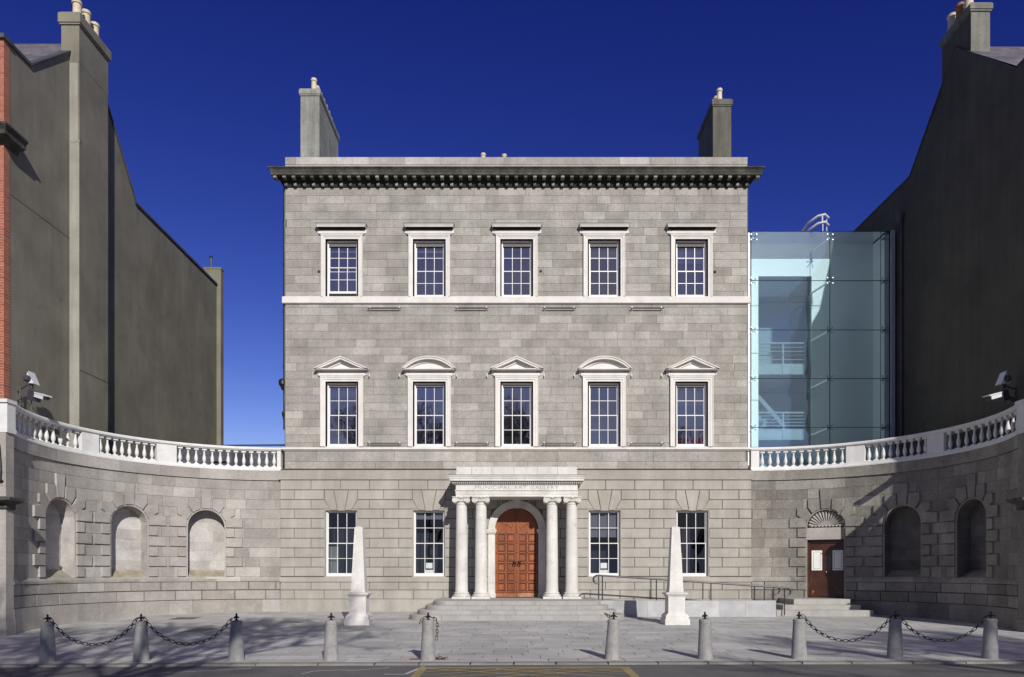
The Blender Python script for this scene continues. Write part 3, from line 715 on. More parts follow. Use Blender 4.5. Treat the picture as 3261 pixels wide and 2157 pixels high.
def column(cx):
    zb, zt = ZLAND, 4.006
    mb = MB(); mb.square([(.315, zb), (.315, zb+.075), (.30, zb+.078)], cx, YC, .5)
    prof = [(.29, .078), (.305, .10), (.305, .125), (.285, .145), (.25, .15), (.245, .17), (.265, .185), (.265, .20), (.245, .215), (.228, .22), (.222, .25)]
    H0, H1 = .25, 3.24
    for i in range(1, 13):
        t = i/12; r = .215-.03*t**1.7; prof.append((r, H0+(H1-H0)*t))
        if i in (4, 8): prof += [(r-.0035, H0+(H1-H0)*t+.002), (r-.0035, H0+(H1-H0)*t+.006), (r, H0+(H1-H0)*t+.008)]
    prof += [(.2, 3.25), (.205, 3.27), (.195, 3.28), (.2, 3.30), (.235, 3.36), (.24, 3.40), (.2, 3.42)]
    mb.lathe(prof, (cx, YC, zb), 32, .5)
    col = mb.build('column', M['portico'], port, True)
    mb = MB(); za = zt-.045
    mb.square([(.27, za), (.30, za+.012), (.305, za+.045)], cx, YC, .5)
    # volutes: spiral scroll at front and back corners, with a bolster joining them
    for s in (-1, 1):
        vx = cx+s*.215; vz = za-.085
        mb.lathe([(.0, -.275), (.03, -.274), (.03, -.262), (.088, -.262), (.092, -.25), (.092, -.2), (.07, -.1), (.062, 0), (.07, .1), (.092, .2), (.092, .262), (0, .262)], (vx, YC, vz), 16, .5, 'y')
        pts = []
        for k in range(34):
            a = k/33*math.pi*3.4; rr = .1*math.exp(-a*.135)
            pts.append((vx-s*rr*math.sin(a)*-1, YC-.268, vz+rr*math.cos(a)))
        mb.tube(pts, .014, 5, tone=.8)
    mb.box(cx-.215, cx+.215, YC-.25, YC+.25, za-.06, za, .5)
    mb.tube([(cx-.2+.4*i/8, YC-.262, za-.012-.018*math.sin(math.pi*i/8)) for i in range(9)], .012, 5)
    for i in range(5): mb.lathe([(0, -.03), (.024, -.02), (.03, 0), (.024, .03), (0, .04)], (cx-.11+.055*i, YC-.235, za-.095), 8, .6, 'z')
    mb.lathe([(0, -.03), (.035, -.02), (.04, 0)], (cx, YC-.29, za+.02), 8, .6, 'y')
    mb.build('capital', M['portico'], port, True)
for x in (-1.88, -1.205, 1.245, 1.93): column(x)
# pilaster responds behind are plain wall; lettering on the frieze
cu = bpy.data.curves.new('lettering', 'FONT'); cu.body = 'MUNICIPAL ART GALLERY'; cu.size = .19; cu.extrude = .003; cu.align_x = 'CENTER'; cu.space_character = 1.16; cu.space_word = 1.35; cu.offset = -.0022
to = bpy.data.objects.new('lettering_tmp', cu); COL.objects.link(to); to.rotation_euler = (R(90), 0, 0); to.location = (CX-.0, fy-.001, 4.256)
bpy.context.view_layer.update()
dg = bpy.context.evaluated_depsgraph_get(); me = bpy.data.meshes.new_from_object(to.evaluated_get(dg)); me.transform(to.matrix_world); bpy.data.objects.remove(to)
xs = [v.co.x for v in me.vertices]; k = 2.85/(max(xs)-min(xs))
for v in me.vertices: v.co.x = (v.co.x-(max(xs)+min(xs))/2)*k+CX
me.transform(__import__('mathutils').Matrix.Translation((0, -YW, 0)))
me.materials.clear(); me.materials.append(M['letter']); lo = bpy.data.objects.new('lettering', me); COL.objects.link(lo); lo.parent = port; lo['label'] = 'raised letters standing in for shaded carved words on the portico frieze'

# ------------------------------------------------ chimneys of the gallery
def chimney(par, x0, x1, y0, y1, zb, zt, caph, mat, pots, potmat, name='chimney', potr=.12, poth=.55, capo=.05, lean=0):
    mb = MB(); mb.box(x0, x1, y0, y1, zb, zt-caph, .5)
    cx, cy, hx, hy = (x0+x1)/2, (y0+y1)/2, (x1-x0)/2, (y1-y0)/2
    mb.square([(0, zt-caph), (capo*.6, zt-caph+.01), (capo*.6, zt-caph+.06), (capo, zt-caph+.065), (capo, zt-.06), (capo*.2, zt), (-.05, zt+.03)], cx, cy, .7, hx, hy)
    ch = mb.build(name, mat, par)
    for (px, py) in pots:
        mb = MB(); k = random.uniform(.93, 1.05)
        mb.lathe([(potr*1.05, 0), (potr*1.05, .03), (potr*.9, .05), (potr*.82, poth*k-.12), (potr*1.02, poth*k-.1), (potr*1.06, poth*k-.06), (potr*.9, poth*k-.03), (potr*.95, poth*k), (potr*.7, poth*k), (potr*.7, poth*k-.2)], (px, py, zt), 14, .5)
        mb.build('chimney_pot', potmat if not isinstance(potmat, list) else potmat[pots.index((px, py)) % len(potmat)], ch, True)
    return ch
chimney(GB, PX(957, 28.4), PX(1017.3, 28.4), 28.4, 31.4, 15.5, 20.1, .29, M['chim'], [(PX(1000, 28.75), 28.75+.41*i) for i in range(7)], M['pot'], poth=.6)
chimney(GB, PX(2270.5, 28.6), PX(2328.6, 28.6), 28.6, 30.85, 15.5, 19.83, .3, M['chim_d'], [(PX(2291, 28.95), 28.95+.45*i) for i in range(4)], M['pot'], poth=.58)
chimney(GB, PX(1515, 34), PX(1630, 34), 34, 35, 16, 20.3, .3, M['chim'], [(PX(1539, 34.2), 34.2), (PX(1606, 34.4), 34.4)], M['pot'], poth=.62)

# ================================================================== FRONT STEPS
fs = thing('front_steps', 'four worn granite steps with rounded left end before the red door', 'steps', (CX, 23.3, 0))
yl, zr = 23.35, (ZLAND-(-.045))/4
for k in range(4):
    mb = MB(); e = 2.72+.22*k; yf = yl-.32*k; z1 = ZLAND-.1325*k; r = .55+.08*k
    pts = [(CX-e, YG-.05)]
    pts += [(CX-e+r-r*math.cos(a*math.pi/24), yf+r-r*math.sin(a*math.pi/24)) for a in range(13)]
    pts += [(CX+e-r+r*math.sin(a*math.pi/24), yf+r-r*math.cos(a*math.pi/24)) for a in range(13)]
    pts += [(CX+e, YG-.05)]
    if k: pts = pts  # full slab below the step above
    f = lambda u, v, d: (u, v, d)
    zlo = z1-.1325 if k < 3 else -.3
    mb.prism(pts, f, zlo+.0, z1-.012, .4+.3*random.random()); 
    ip = inset(pts, .0)
    mb.ringloft([[(u, v, z1-.012) for u, v in pts], [(u, v, z1) for u, v in inset(pts, .012)]], tone=.5+.3*random.random())
    # joints between stones
    mb2 = MB()
    x = -e+r+.2+.3*random.random()
    while x < e-r-.1:
        mb2.box(CX+x-.004, CX+x+.004, yf-.0015, yf+.02, z1-.1325, z1-.012, 0); mb2.box(CX+x-.003, CX+x+.003, yf+.012, yf+.35, z1-.01, z1+.0012, 0)
        x += random.uniform(.8, 1.3)
    nf = len(mb.f); mb.add(mb2.v, mb2.f, 0); so_ = mb.build('step', M['step'], fs); so_.data.materials.append(M['grout'])
    for q in so_.data.polygons[nf:]: q.material_index = 1

# ================================================================== WINGS
RW, YT = 5.2, 26.55
CXW, CYW = 8.5, YT-RW
def wing_f(side):
    def f(u, z, d):
        th = u/RW; r = RW-d
        return (side*(CXW+r*math.sin(th)), CYW+r*math.cos(th), z)
    return f
def u_of_px(px):
    t = abs(px-VX)/FPX                      # X = t*Y
    # intersect (CXW + R sin th) = t (CYW + R cos th), th from 0 up
    best = None
    th = 0.0; pv = (CXW-t*(CYW+RW))
    while th < 2.1:
        v = CXW+RW*math.sin(th)-t*(CYW+RW*math.cos(th))
        if pv < 0 <= v: return th*RW
        pv = v; th += .0005
    return 2.0*RW
UEND = RW*R(111.5)
NI = [((u_of_px(711.4)+u_of_px(602))/2, 3.01), ((u_of_px(465)+u_of_px(357))/2, 3.01), ((u_of_px(236)+u_of_px(145))/2, 3.01)]
print('niches', NI, [u_of_px(p) for p in (711, 602, 465, 357, 236, 145)], UEND)
NR = .60
ZS0 = 1.19
WZ = [4.72-.3465*i for i in range(11)]      # 4.72 .. 1.255
def niche_polys(c, zs, r):
    """proud blocks round an arched opening: list of polygons"""
    P = []
    pa = lambda a: (c+r*math.cos(R(a)), zs+r*math.sin(R(a)))
    P.append([(c-.2, 4.373), (c+.2, 4.373), (c+.19, 4.05), pa(76), pa(90), pa(104), (c-.19, 4.05)])
    for s in (-1, 1):
        q = lambda x, z: (c+s*x, z)
        pb = lambda a: (c+s*r*math.cos(R(a)), zs+r*math.sin(R(a)))
        P.append([q(.2, 4.03), q(.60, 4.03), q(.60, 3.72), pb(47), pb(60), pb(74), q(.19, 3.9)])
        P.append([q(.63, 3.70), q(.97, 3.70), q(.97, 3.43), pb(19), pb(32), pb(44)])
        for k, z1 in enumerate(WZ[4:10]):
            z0 = z1-.3465; o = 1.22 if k % 2 == 0 else .95
            zz1 = z1 if k else z1+.02
            P.append([q(r, z0), q(o, z0), q(o, zz1), (c+s*r, zz1)] if k else [q(r, z0), q(o, z0), q(o, z1), pb(17)[:1]+(z1+.06,)])
    return P
def make_wing(side, mat, labels):
    f = wing_f(side)
    W = thing('wing_wall', labels[0], 'wall', (side*CXW, YT, 0))
    door = side > 0
    holes = []
    for i, (c, zs) in enumerate(NI):
        if door and i == 0: holes += arch_holes(c, NR, zs, .0)
        else: holes += arch_holes(c, NR, zs, ZS0)
    mb = MB(); courses(mb, 0, UEND, WZ[::-1], holes, f, -.03, 0, .45, 1.25, .0045)
    mb.build('wall', mat, W)
    mb = MB(); sheet(mb, 0, UEND, -.5, 5.1, holes, f, -.012)
    # thickness: back skin and top
    n = 40
    for i in range(n):
        a, b = UEND*i/n, UEND*(i+1)/n
        mb.quad(f(a, -.5, -.55), f(b, -.5, -.55), f(b, 5.08, -.55), f(a, 5.08, -.55)); mb.quad(f(a, 5.08, 0), f(b, 5.08, 0), f(b, 5.08, -.55), f(a, 5.08, -.55))
    mb.build('wall_core', M['joint'], W)
    # frieze band, string
    def sweep(mb, prof, u0, u1, tone=None, n=None, caps=True):
        n = n or max(2, int((u1-u0)/.22))
        rings = [[f(u0+(u1-u0)*i/n, z, d) for d, z in prof] for i in range(n+1)]
        mb.ringloft(rings, closed=True, caps=caps, tone=tone)
    mb = MB(); u = 0
    while u < UEND:
        v = min(UEND, u+random.uniform(.9, 1.5)); sweep(mb, [(-.03, 4.725), (.05, 4.725), (.05, 5.065), (-.03, 5.07)], u+.002, v-.002); u = v
    mb.build('frieze', mat, W)
    def spans():
        if not door: return [(0, UEND)]
        c = NI[0][0]; return [(0, c-NR-.03), (c+NR+.03, UEND)]
    mb = MB()
    for a, b in spans():
        u = a
        while u < b-.01:
            v = min(b, u+random.uniform(.9, 1.5)); sweep(mb, [(-.03, 1.085), (.055, 1.085), (.055, 1.16), (.03, 1.21), (.0, 1.255), (-.03, 1.255)], u+.001, v-.001); u = v
    mb.build('string_course', mat, W)
    mb = MB()
    dhole = [(NI[0][0]-NR-.03, NI[0][0]+NR+.03, -.6, 1.2)] if door else []
    courses(mb, 0, UEND, [.778, 1.085], dhole, f, -.012, .04, .75, 1.15, .007, .012)
    courses(mb, 0, UEND, [.434, .778], dhole, f, -.012, .04, .75, 1.15, .007, .012)
    courses(mb, 0, UEND, [-.5, .434], dhole, f, -.012, .055, .7, 1.3, .003, .0)
    mb.build('base_course', mat, W)
    # surrounds
    mb = MB()
    for i, (c, zs) in enumerate(NI):
        for P in niche_polys(c, zs, NR+.035): block(mb, P, f, -.012, .055, .008, .016, .25+.5*random.random())
        if door and i == 0:
            for s in (-1, 1):
                for (z0, z1, o) in ((.78, 1.06, .95), (.45, .77, 1.2)): pass
    mb.build('surround', mat, W)
    mb = MB()
    for i, (c, zs) in enumerate(NI):
        zb = ZS0 if not (door and i == 0) else .5
        o = [(c+NR+.05, zb)]+[(c+(NR+.05)*math.cos(a*math.pi/20), zs+(NR+.05)*math.sin(a*math.pi/20)) for a in range(21)]+[(c-NR-.05, zb)]
        q = [(c+NR, zb)]+[(c+NR*math.cos(a*math.pi/20), zs+NR*math.sin(a*math.pi/20)) for a in range(21)]+[(c-NR, zb)]
        mb.band(o, q, f, -.03, .012, .7)
    mb.build('arch_moulding', mat, W)
    for i, (c, zs) in enumerate(NI):
        isd = door and i == 0
        D = .5 if not isd else .34
        zb = ZS0 if not isd else .45
        mb = MB()
        ring = [(c+NR, zb)]+[(c+NR, zb+(zs-zb)*k/6) for k in range(1, 6)]+[(c+NR*math.cos(a*math.pi/20), zs+NR*math.sin(a*math.pi/20)) for a in range(21)]+[(c-NR, zb+(zs-zb)*k/6) for k in range(5, 0, -1)]+[(c-NR, zb)]
        for a, b in zip(ring, ring[1:]): mb.quad(f(*a, .0), f(*b, .0), f(*b, -D), f(*a, -D), .3+.5*random.random())
        # back: ashlar courses
        if not isd:
            bz = [ZS0]; k = 0
            hts = [.35]*7+[.3]
            z = ZS0+.28
            rows = [ZS0, z]
            while z < zs+NR-.05: z += .3465; rows.append(min(z, zs+NR))
            for z0, z1 in zip(rows, rows[1:]):
                cut = random.uniform(-.3, .3); t1 = random.random(); t2 = random.random()
                m = max(1, int((z1-z0)/.06)) if z1 > zs else 1
                for j in range(m):
                    za = z0+(z1-z0)*j/m; zb2 = z0+(z1-z0)*(j+1)/m
                    hwa = NR if za <= zs else math.sqrt(max(0, NR**2-(za-zs)**2)); hwb = NR if zb2 <= zs else math.sqrt(max(0, NR**2-(zb2-zs)**2))
                    for (sa, sb, tt) in ((-1, 0, t1), (0, 1, t2)):
                        ca = min(max(cut, -hwa), hwa); cb = min(max(cut, -hwb), hwb)
                        L0, L1 = (-hwa, ca) if sa < 0 else (ca, hwa); L2, L3 = (-hwb, cb) if sa < 0 else (cb, hwb)
                        mb.quad(f(c+L0, za, -D), f(c+L1, za, -D), f(c+L3, zb2, -D), f(c+L2, zb2, -D), tt)
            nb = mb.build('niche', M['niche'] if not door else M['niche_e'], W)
            mb = MB(); mb.quad(f(c-NR, ZS0-.02, .03), f(c+NR, ZS0-.02, .03), f(c+NR, ZS0+.3, -D+.005), f(c-NR, ZS0+.3, -D+.005), .5)
            mb.add([f(c-NR, ZS0-.02, .03), f(c+NR, ZS0-.02, .03), f(c+NR, ZS0-.08, .035), f(c-NR, ZS0-.08, .035)], [(0, 1, 2, 3)], .5)
            mb.build('sill', M['sill'], nb)
        else:
            mb.build('door_reveal', mat, W)
            make_side_door(W, f, c, zs, D)
    # ---------------- end pier with a dark moulded cap
    ex, ey, _ = f(UEND, 0, 0)
    x0, x1 = (ex-.9, ex+.0) if side < 0 else (ex-.0, ex+.9)
    x1 -= .0 if side < 0 else 0
    x1 += .05 if side < 0 else 0; x0 -= .05 if side > 0 else 0
    mb = MB(); mb.box(x0, x1, ey-.3, ey-.0, -.5, 5.07, .5)
    for z in WZ: mb.box(x0-.002, x1+.002, ey-.302, ey-.005, z-.004, z+.004, 0)
    for z in (-.5,): mb.box(x0-.05 if side < 0 else x0-.04, x1+.04, ey-.35, ey+.02, z, .18, .4)
    pier = mb.build('end_pier', mat, W)
    mb = MB(); xa, xb = (x0-.5, x1+.0) if side < 0 else (x0, x1+.5)
    mb.ringloft([[(xa-d, ey-.3-d, z), (xb+d, ey-.3-d, z), (xb+d, ey+.0, z), (xa-d, ey+.0, z)] for d, z in ((.0, 3.05), (.05, 3.08), (.06, 3.2), (.12, 3.22), (.3, 3.28), (.32, 3.35), (.0, 3.4))], tone=.3)
    mb.build('pier_cornice', M['cornice'], pier)
    return W, f, sweep
def make_side_door(W, f, c, zs, D):
    z0, z1 = .53, PZ(1719, 26.2)
    # lintel block + scalloped shell
    mb = MB(); mb.prism([(c-NR, z1), (c+NR, z1), (c+NR, z1+.42), (c-NR, z1+.42)], f, -D, -.1, .9, back=True)
    mb.prism([(c-NR+.07, z1+.06), (c+NR-.12, z1+.06), (c+NR-.12, z1+.36), (c-NR+.07, z1+.36)], f, -.1, -.085, .8)
    lin = mb.build('lintel', M['wing_l'], W)
    mb = MB(); zc = z1+.46; rr = zs+NR-zc-.03; nr = 15
    hw_ = NR-.04
    for i in range(nr):
        a0 = math.pi*(i+.08)/nr; a1 = math.pi*(i+.92)/nr; am = (a0+a1)/2
        rad = lambda a: (hw_*math.cos(a), rr*math.sin(a))
        p0 = rad(a0); p1 = rad(am); p2 = rad(a1)
        vs = [f(c+.1*math.cos(am), zc+.05*math.sin(am), -.17), f(c+p0[0], zc+p0[1], -.11), f(c+p1[0]*1.0, zc+p1[1]*1.0, -.05), f(c+p2[0], zc+p2[1], -.11)]
        mb.add(vs, [(0, 1, 2), (0, 2, 3)], .9)
    mb.prism([(c+hw_*math.cos(math.pi*i/20), zc+rr*math.sin(math.pi*i/20)) for i in range(21)], f, -D, -.18, .3)
    for i in range(9): 
        p = f(c-.45+.9*i/8, zc+.015, -.09); mb.lathe([(0, -.04), (.03, -.03), (.045, 0), (.03, .03), (0, .04)], p, 8, .8)
    mb.build('shell', M['wing_l'], lin, False)
    # door
    mb = MB(); o = -D+.05
    F = lambda u, z, d: f(u, z, o+d)
    mb.prism([(c-NR, z0), (c+NR, z0), (c+NR, z1), (c-NR, z1)], F, -.04, 0, .4, back=True)
    mb.band([(c-NR, z0), (c-NR, z1), (c+NR, z1), (c+NR, z0)], [(c-NR+.08, z0), (c-NR+.08, z1-.12), (c+NR-.08, z1-.12), (c+NR-.08, z0)], F, 0, .05, .6)
    zt = z1-.5
    mb.band([(c-.5, z0+.03), (c-.5, zt+.02), (c+.5, zt+.02), (c+.5, z0+.03), (c-.5, z0+.03)], [(c-.44, z0+.25), (c-.44, zt-.06), (c+.44, zt-.06), (c+.44, z0+.25), (c-.44, z0+.25)], F, 0, .03, .8)
    tr_ = MB(); tr_.prism([(c-.46, zt+.03), (c+.46, zt+.03), (c+.46, z1-.14), (c-.46, z1-.14)], F, 0, .012, .5)
    for s in (-1, 1):
        for (u0, u1, za, zb) in ((.08, .4, z0+.3, z0+.62),):
            a, b = sorted((c+s*u0, c+s*u1)); mb.band([(a, za), (a, zb), (b, zb), (b, za), (a, za)], [(a+.035, za+.035), (a+.035, zb-.035), (b-.035, zb-.035), (b-.035, za+.035), (a+.035, za+.035)], F, 0, .028, .9)
    mb.box(*(0, 0, 0, 0, 0, 0)) if False else None
    dr = mb.build('side_door', M['wood2'], W); tr_.build('transom', M['camdark'], dr)
    mb = MB(); mb.prism([(c-.44, z0+.02), (c-.02, z0+.02), (c-.02, z0+.22), (c-.44, z0+.22)], F, 0, .034, .4); mb.prism([(c+.02, z0+.02), (c+.44, z0+.02), (c+.44, z0+.2), (c+.02, z0+.2)], F, 0, .034, .4)
    mb.build('kick_board', M['wood2worn'], dr)
    for u0, u1, nm in ((-.46, -.13, 'notice'), (.2, .53, 'notice')):
        mb = MB(); za, zb = z0+.95, z0+1.66
        mb.prism([(c+u0, za), (c+u1, za), (c+u1, zb), (c+u0, zb)], F, .03, .05, .6); 
        nb = mb.build(nm, M['paper'], dr)
        mb = MB(); mb.band([(c+u0+.05, za+.05), (c+u0+.05, zb-.05), (c+u1-.05, zb-.05), (c+u1-.05, za+.05), (c+u0+.05, za+.05)], [(c+u0+.06, za+.06), (c+u0+.06, zb-.06), (c+u1-.06, zb-.06), (c+u1-.06, za+.06), (c+u0+.06, za+.06)], F, .05, .053, .6)
        mb.build('notice_border', M['headbox'], nb)
    mb = MB(); mb.prism([(c-.07, z0+.97), (c+.15, z0+.97), (c+.15, z0+1.62), (c-.07, z0+1.62)], F, .0, .035, .6); mb.build('door_window', M['iglassd'], dr)
    mb = MB(); p = F(c+.0, z0+.88, .05); mb.lathe([(0, -.04), (.03, -.03), (.03, 0)], p, 8, axis='y'); mb.build('door_knob', M['chrome'], dr)
M['iglassd'] = plain('dark door glass', (.09, .085, .07), .12)
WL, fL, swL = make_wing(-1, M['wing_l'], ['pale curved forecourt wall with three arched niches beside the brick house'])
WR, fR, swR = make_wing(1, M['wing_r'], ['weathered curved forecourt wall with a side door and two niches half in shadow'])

# ------------------------------------------------ balustrades
bal_prof = [(.052, .0), (.052, .03), (.035, .045), (.03, .09), (.045, .11), (.062, .17), (.064, .22), (.052, .29), (.034, .37), (.028, .43), (.034, .445), (.034, .46), (.03, .47), (.034, .52)]
def balustrade(side, f, sweep, segs, dies, label):
    Bt = thing('balustrade', label, 'balustrade', (side*CXW, YT, 5.07))
    mb = MB(); sweep(mb, [(-.3, 5.068), (.06, 5.068), (.06, 5.12), (.045, 5.14), (.02, 5.145), (.01, 5.21), (-.24, 5.21), (-.26, 5.14), (-.3, 5.13)], -.02, UEND+.02, .5)
    mb.build('base', M['white'], Bt)
    mb = MB(); sweep(mb, [(-.25, 5.79), (.0, 5.79), (.015, 5.815), (.05, 5.83), (.055, 5.88), (.035, 5.915), (-.24, 5.92), (-.28, 5.88), (-.275, 5.83)], -.02, UEND+.02, .5)
    mb.build('rail', M['white'], Bt)
    for a, b in dies:
        mb = MB(); sweep(mb, [(-.23, 5.208), (-.005, 5.208), (-.005, 5.792), (-.23, 5.792)], a, b, .5); mb.build('panel', M['white'], Bt)
    m0 = None
    for (a, b, n) in segs:
        for i in range(n):
            u = a+(b-a)*(i+.5)/n; p = f(u, 5.21, -.115)
            if m0 is None:
                mb = MB(); mb.lathe([(r, z+.0) for r, z in bal_prof], (0, 0, 0), 12, .5)
                th = 0
                mb.square([(.075, 0), (.075, .028), (.055, .05)], 0, 0, .5); mb.square([(.06, .5), (.075, .515), (.075, .583)], 0, 0, .5)
                o = mb.build('baluster', M['white'], None, True); m0 = o.data
                for v in m0.vertices: pass
            else:
                o = bpy.data.objects.new('baluster', m0); COL.objects.link(o)
            o.parent = Bt; o.location = Vector(p)-Vector(Bt.location); o.rotation_euler = (0, 0, (-1 if side > 0 else 1)*u/RW)
    return Bt
def seg(pa, pb, n): return (u_of_px(pa), u_of_px(pb), n)
balustrade(-1, fL, swL, [seg(882, 563, 13), seg(500, 316, 8), (u_of_px(262), UEND-.12, 12)], [(0, u_of_px(882)), (u_of_px(563), u_of_px(500)), (u_of_px(316), u_of_px(262)), (UEND-.1, UEND+.02)],
           'white curved balustrade in full sun on top of the niche wall beside the brick house')
balustrade(1, fR, swR, [seg(2418, 2694, 11), seg(2753, 2951, 9), (u_of_px(3004), UEND-.12, 12)], [(0, u_of_px(2418)), (u_of_px(2694), u_of_px(2753)), (u_of_px(2951), u_of_px(3004)), (UEND-.1, UEND+.02)],
           'white curved balustrade partly in shade in front of the glass tower')
for side, f in ((-1, fL), (1, fR)):
    W = WL if side < 0 else WR
    ex, ey, _ = f(UEND, 0, 0); x0, x1 = (ex-.9, ex+.07) if side < 0 else (ex-.07, ex+.9)
    mb = MB(); mb.box(x0, x1, ey-.28, ey+.04, 5.07, 5.85, .5); mb.box(x0-.02, x1+.02, ey-.31, ey+.05, 5.0705, 5.19, .5); mb.box(x0-.03, x1+.03, ey-.33, ey+.06, 5.85, 5.94, .5)
    mb.build('pier_block', M['white'], W)

# ================================================================== SIDE HOUSES
GX = 14.3
def gY(px): return GX*FPX/abs(px-VX)
def gp(px, py): Y = gY(px); return (Y, PZ(py, Y))
def house(side, outline, label, mat):
    H = thing('town_house', label, 'house', (side*GX, 22, 0))
    X0, X1 = side*GX, side*(GX+11)
    f = lambda u, z, d: (X0-side*d, u, z)
    mb = MB(); n = len(outline)
    vs = [(X0, y, z) for y, z in outline]+[(X1, y, z) for y, z in outline]
    mb.add(vs, [tuple(range(n)), tuple(range(n, 2*n))[::-1]]+[(i, (i+1) % n, n+(i+1) % n, n+i) for i in range(n)], .5)
    mb.build('gable_wall', mat, H)
    return H
# west (left) house
yA, zA = gp(30, 141); yB, zB = gp(96.4, 214); yC_, zC = gp(219, 170); yD, zD = gp(342, 384); yE, zE = gp(419.6, 607); yF, zF = gp(430, 650); yG_, zG = gp(701, 920)
zP = (zA+zB)/2
yr = (yC_+yD)/2; zrg = zC+(yr-yC_)*.92
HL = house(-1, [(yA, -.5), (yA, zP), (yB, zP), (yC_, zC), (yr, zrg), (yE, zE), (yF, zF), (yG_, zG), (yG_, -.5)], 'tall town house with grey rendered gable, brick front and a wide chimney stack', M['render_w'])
mb = MB()
mb.add([(-GX+.06, yB, zP+.05), (-GX+.06, yr, zrg+.08), (-GX-11, yr, zrg+.08), (-GX-11, yB, zP+.05)], [(0, 1, 2, 3)], .5)
mb.add([(-GX+.06, yr, zrg+.08), (-GX+.06, yE, zE+.06), (-GX-11, yE, zE+.06), (-GX-11, yr, zrg+.08)], [(0, 1, 2, 3)], .5)
mb.build('roof', M['slate'], HL)
mb = MB()
def coping(mb, x0, x1, pts, t=.1, h=.09):
    for (a, b), (c, d) in zip(pts, pts[1:]):
        mb.add([(x0, a, b), (x1, a, b), (x1, a, b+h), (x0, a, b+h), (x0, c, d), (x1, c, d), (x1, c, d+h), (x0, c, d+h)], [(0, 1, 2, 3), (4, 7, 6, 5), (0, 4, 5, 1), (3, 2, 6, 7), (1, 5, 6, 2), (0, 3, 7, 4)], .4)
coping(mb, -GX-.25, -GX+.05, [(yA-.2, zP), (yB, zP), (yC_, zC)]); mb.build('coping', M['lead'], HL); mb = MB(); coping(mb, -GX-.25, -GX+.05, [(yr, zrg), (yE, zE), (yF, zF), (yG_-.2, zG)])
mb.build('coping', M['lead'], HL)
# chimney breast and stack on the gable
ybf = gY(222); ybb = GX-.31
ybb = (GX-.31)*FPX/(VX-344)
mb = MB(); mb.box(-GX-.2, -GX+.31, ybf, ybb, -.3, PZ(165, ybf), .5); mb.build('chimney_breast', M['render_w'], HL)
mb = MB(); mb.box(-GX+.0, -GX+.312, ybf-.012, ybf, 0, PZ(450, ybf), .5); mb.box(-GX+.0, -GX+.27, ybf-.01, ybf, PZ(450, ybf), PZ(165, ybf)+.1, .5); mb.box(-GX-.05, -GX+.33, ybf-.02, ybf+.02, PZ(450, ybf)-.03, PZ(450, ybf)+.02, .7)
mb.build('breast_face', M['render_l'], HL)
mb = MB()
mb.box(-GX-.01, -GX+.006, yA+.05, ybf, 12.1, 12.118, .5)
mb.build('render_line', M['render_e'], HL)
mb = MB(); mb.box(-GX+.3, -GX+.316, ybf, ybb, 7.9, 7.918, .5); mb.build('render_line', M['render_e'], HL)
chimney(HL, PX(196, ybf), -GX+.314, ybf-.014, ybb+.004, PZ(200, ybf), PZ(40, ybf), .42, M['render_w'], [(-GX+.03, ybf+.35+.5*i) for i in range(3)], M['pot'], potr=.155, poth=.66, capo=.07)
# rear stack
yrs = gY(690)
mb = MB(); mb.box(-GX-.6, -GX+.2, yrs, yrs+.33, -.3, PZ(857, yrs), .5); mb.box(-GX-.62, -GX+.22, yrs-.02, yrs+.35, PZ(857, yrs), PZ(853, yrs)+.02, .5)
rs_ = mb.build('rear_chimney', M['render_w'], HL)
mb = MB(); mb.tube([(-GX-.35, yrs+.2, PZ(857, yrs)), (-GX-.35, yrs+.2, PZ(815, yrs))], .05); mb.lathe([(.08, 0), (.08, .06)], (-GX-.35, yrs+.2, PZ(815, yrs)), 10); mb.build('flue', M['iron'], rs_)
# brick front
mb = MB(); mb.box(-GX-11, -GX+.012, yA-.25, yA, -.5, zP-.02, .5); mb.build('brick_front', M['brick'], HL)
mb = MB(); mb.box(-GX-11, -GX+.07, yA-.33, yA+.05, zP-.02, zP+.1, .4); mb.build('parapet_coping', M['lead'], HL)
zc0, zc1 = PZ(446, yA-.5), PZ(396, yA-.5)
mb = MB()
mb.ringloft([[(-GX-11, yA-.25-d*1.2, z), (-GX+.01+d, yA-.25-d*1.2, z), (-GX+.01+d, yA+.3, z), (-GX-11, yA+.3, z)] for d, z in ((0, zc0), (.05, zc0+.03), (.07, zc0+.12), (.25, zc0+.16), (.26, zc0+.27), (.33, zc0+.38), (.33, zc1), (0, zc1+.05))], tone=.2)
mb.build('front_cornice', M['cornice'], HL)
# east (right) house
eA = gp(3235, 220); eC = gp(3092, 168); eD = gp(2999.5, 293); eE = gp(2898, 566); eF = gp(2722, 739)
zPe = eA[1]; yfe = 19.4
yre = (eC[0]+eD[0])/2; zre = eC[1]+(yre-eC[0])*.85
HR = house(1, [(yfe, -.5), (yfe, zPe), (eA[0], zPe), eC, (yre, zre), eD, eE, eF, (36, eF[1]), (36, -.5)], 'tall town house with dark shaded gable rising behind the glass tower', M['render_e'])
mb = MB()
mb.add([(GX-.04, eA[0]-.1, zPe+.02), (GX-.04, yre, zre+.08), (GX+11, yre, zre+.08), (GX+11, eA[0]-.1, zPe+.02)], [(0, 1, 2, 3)], .5)
mb.add([(GX-.04, yre, zre+.08), (GX-.04, eE[0], eE[1]+.05), (GX+11, eE[0], eE[1]+.05), (GX+11, yre, zre+.08)], [(0, 1, 2, 3)], .5)
mb.build('roof', M['slate'], HR)
mb = MB(); coping(mb, GX-.04, GX+.25, [(eE[0], eE[1]), (eF[0], eF[1]), (36, eF[1])], h=.06); mb.build('coping', M['lead'], HR); mb = MB(); coping(mb, GX-.03, GX+.2, [(yfe-.2, zPe), eA, eC], h=.05); mb.build('coping', M['lead'], HR)
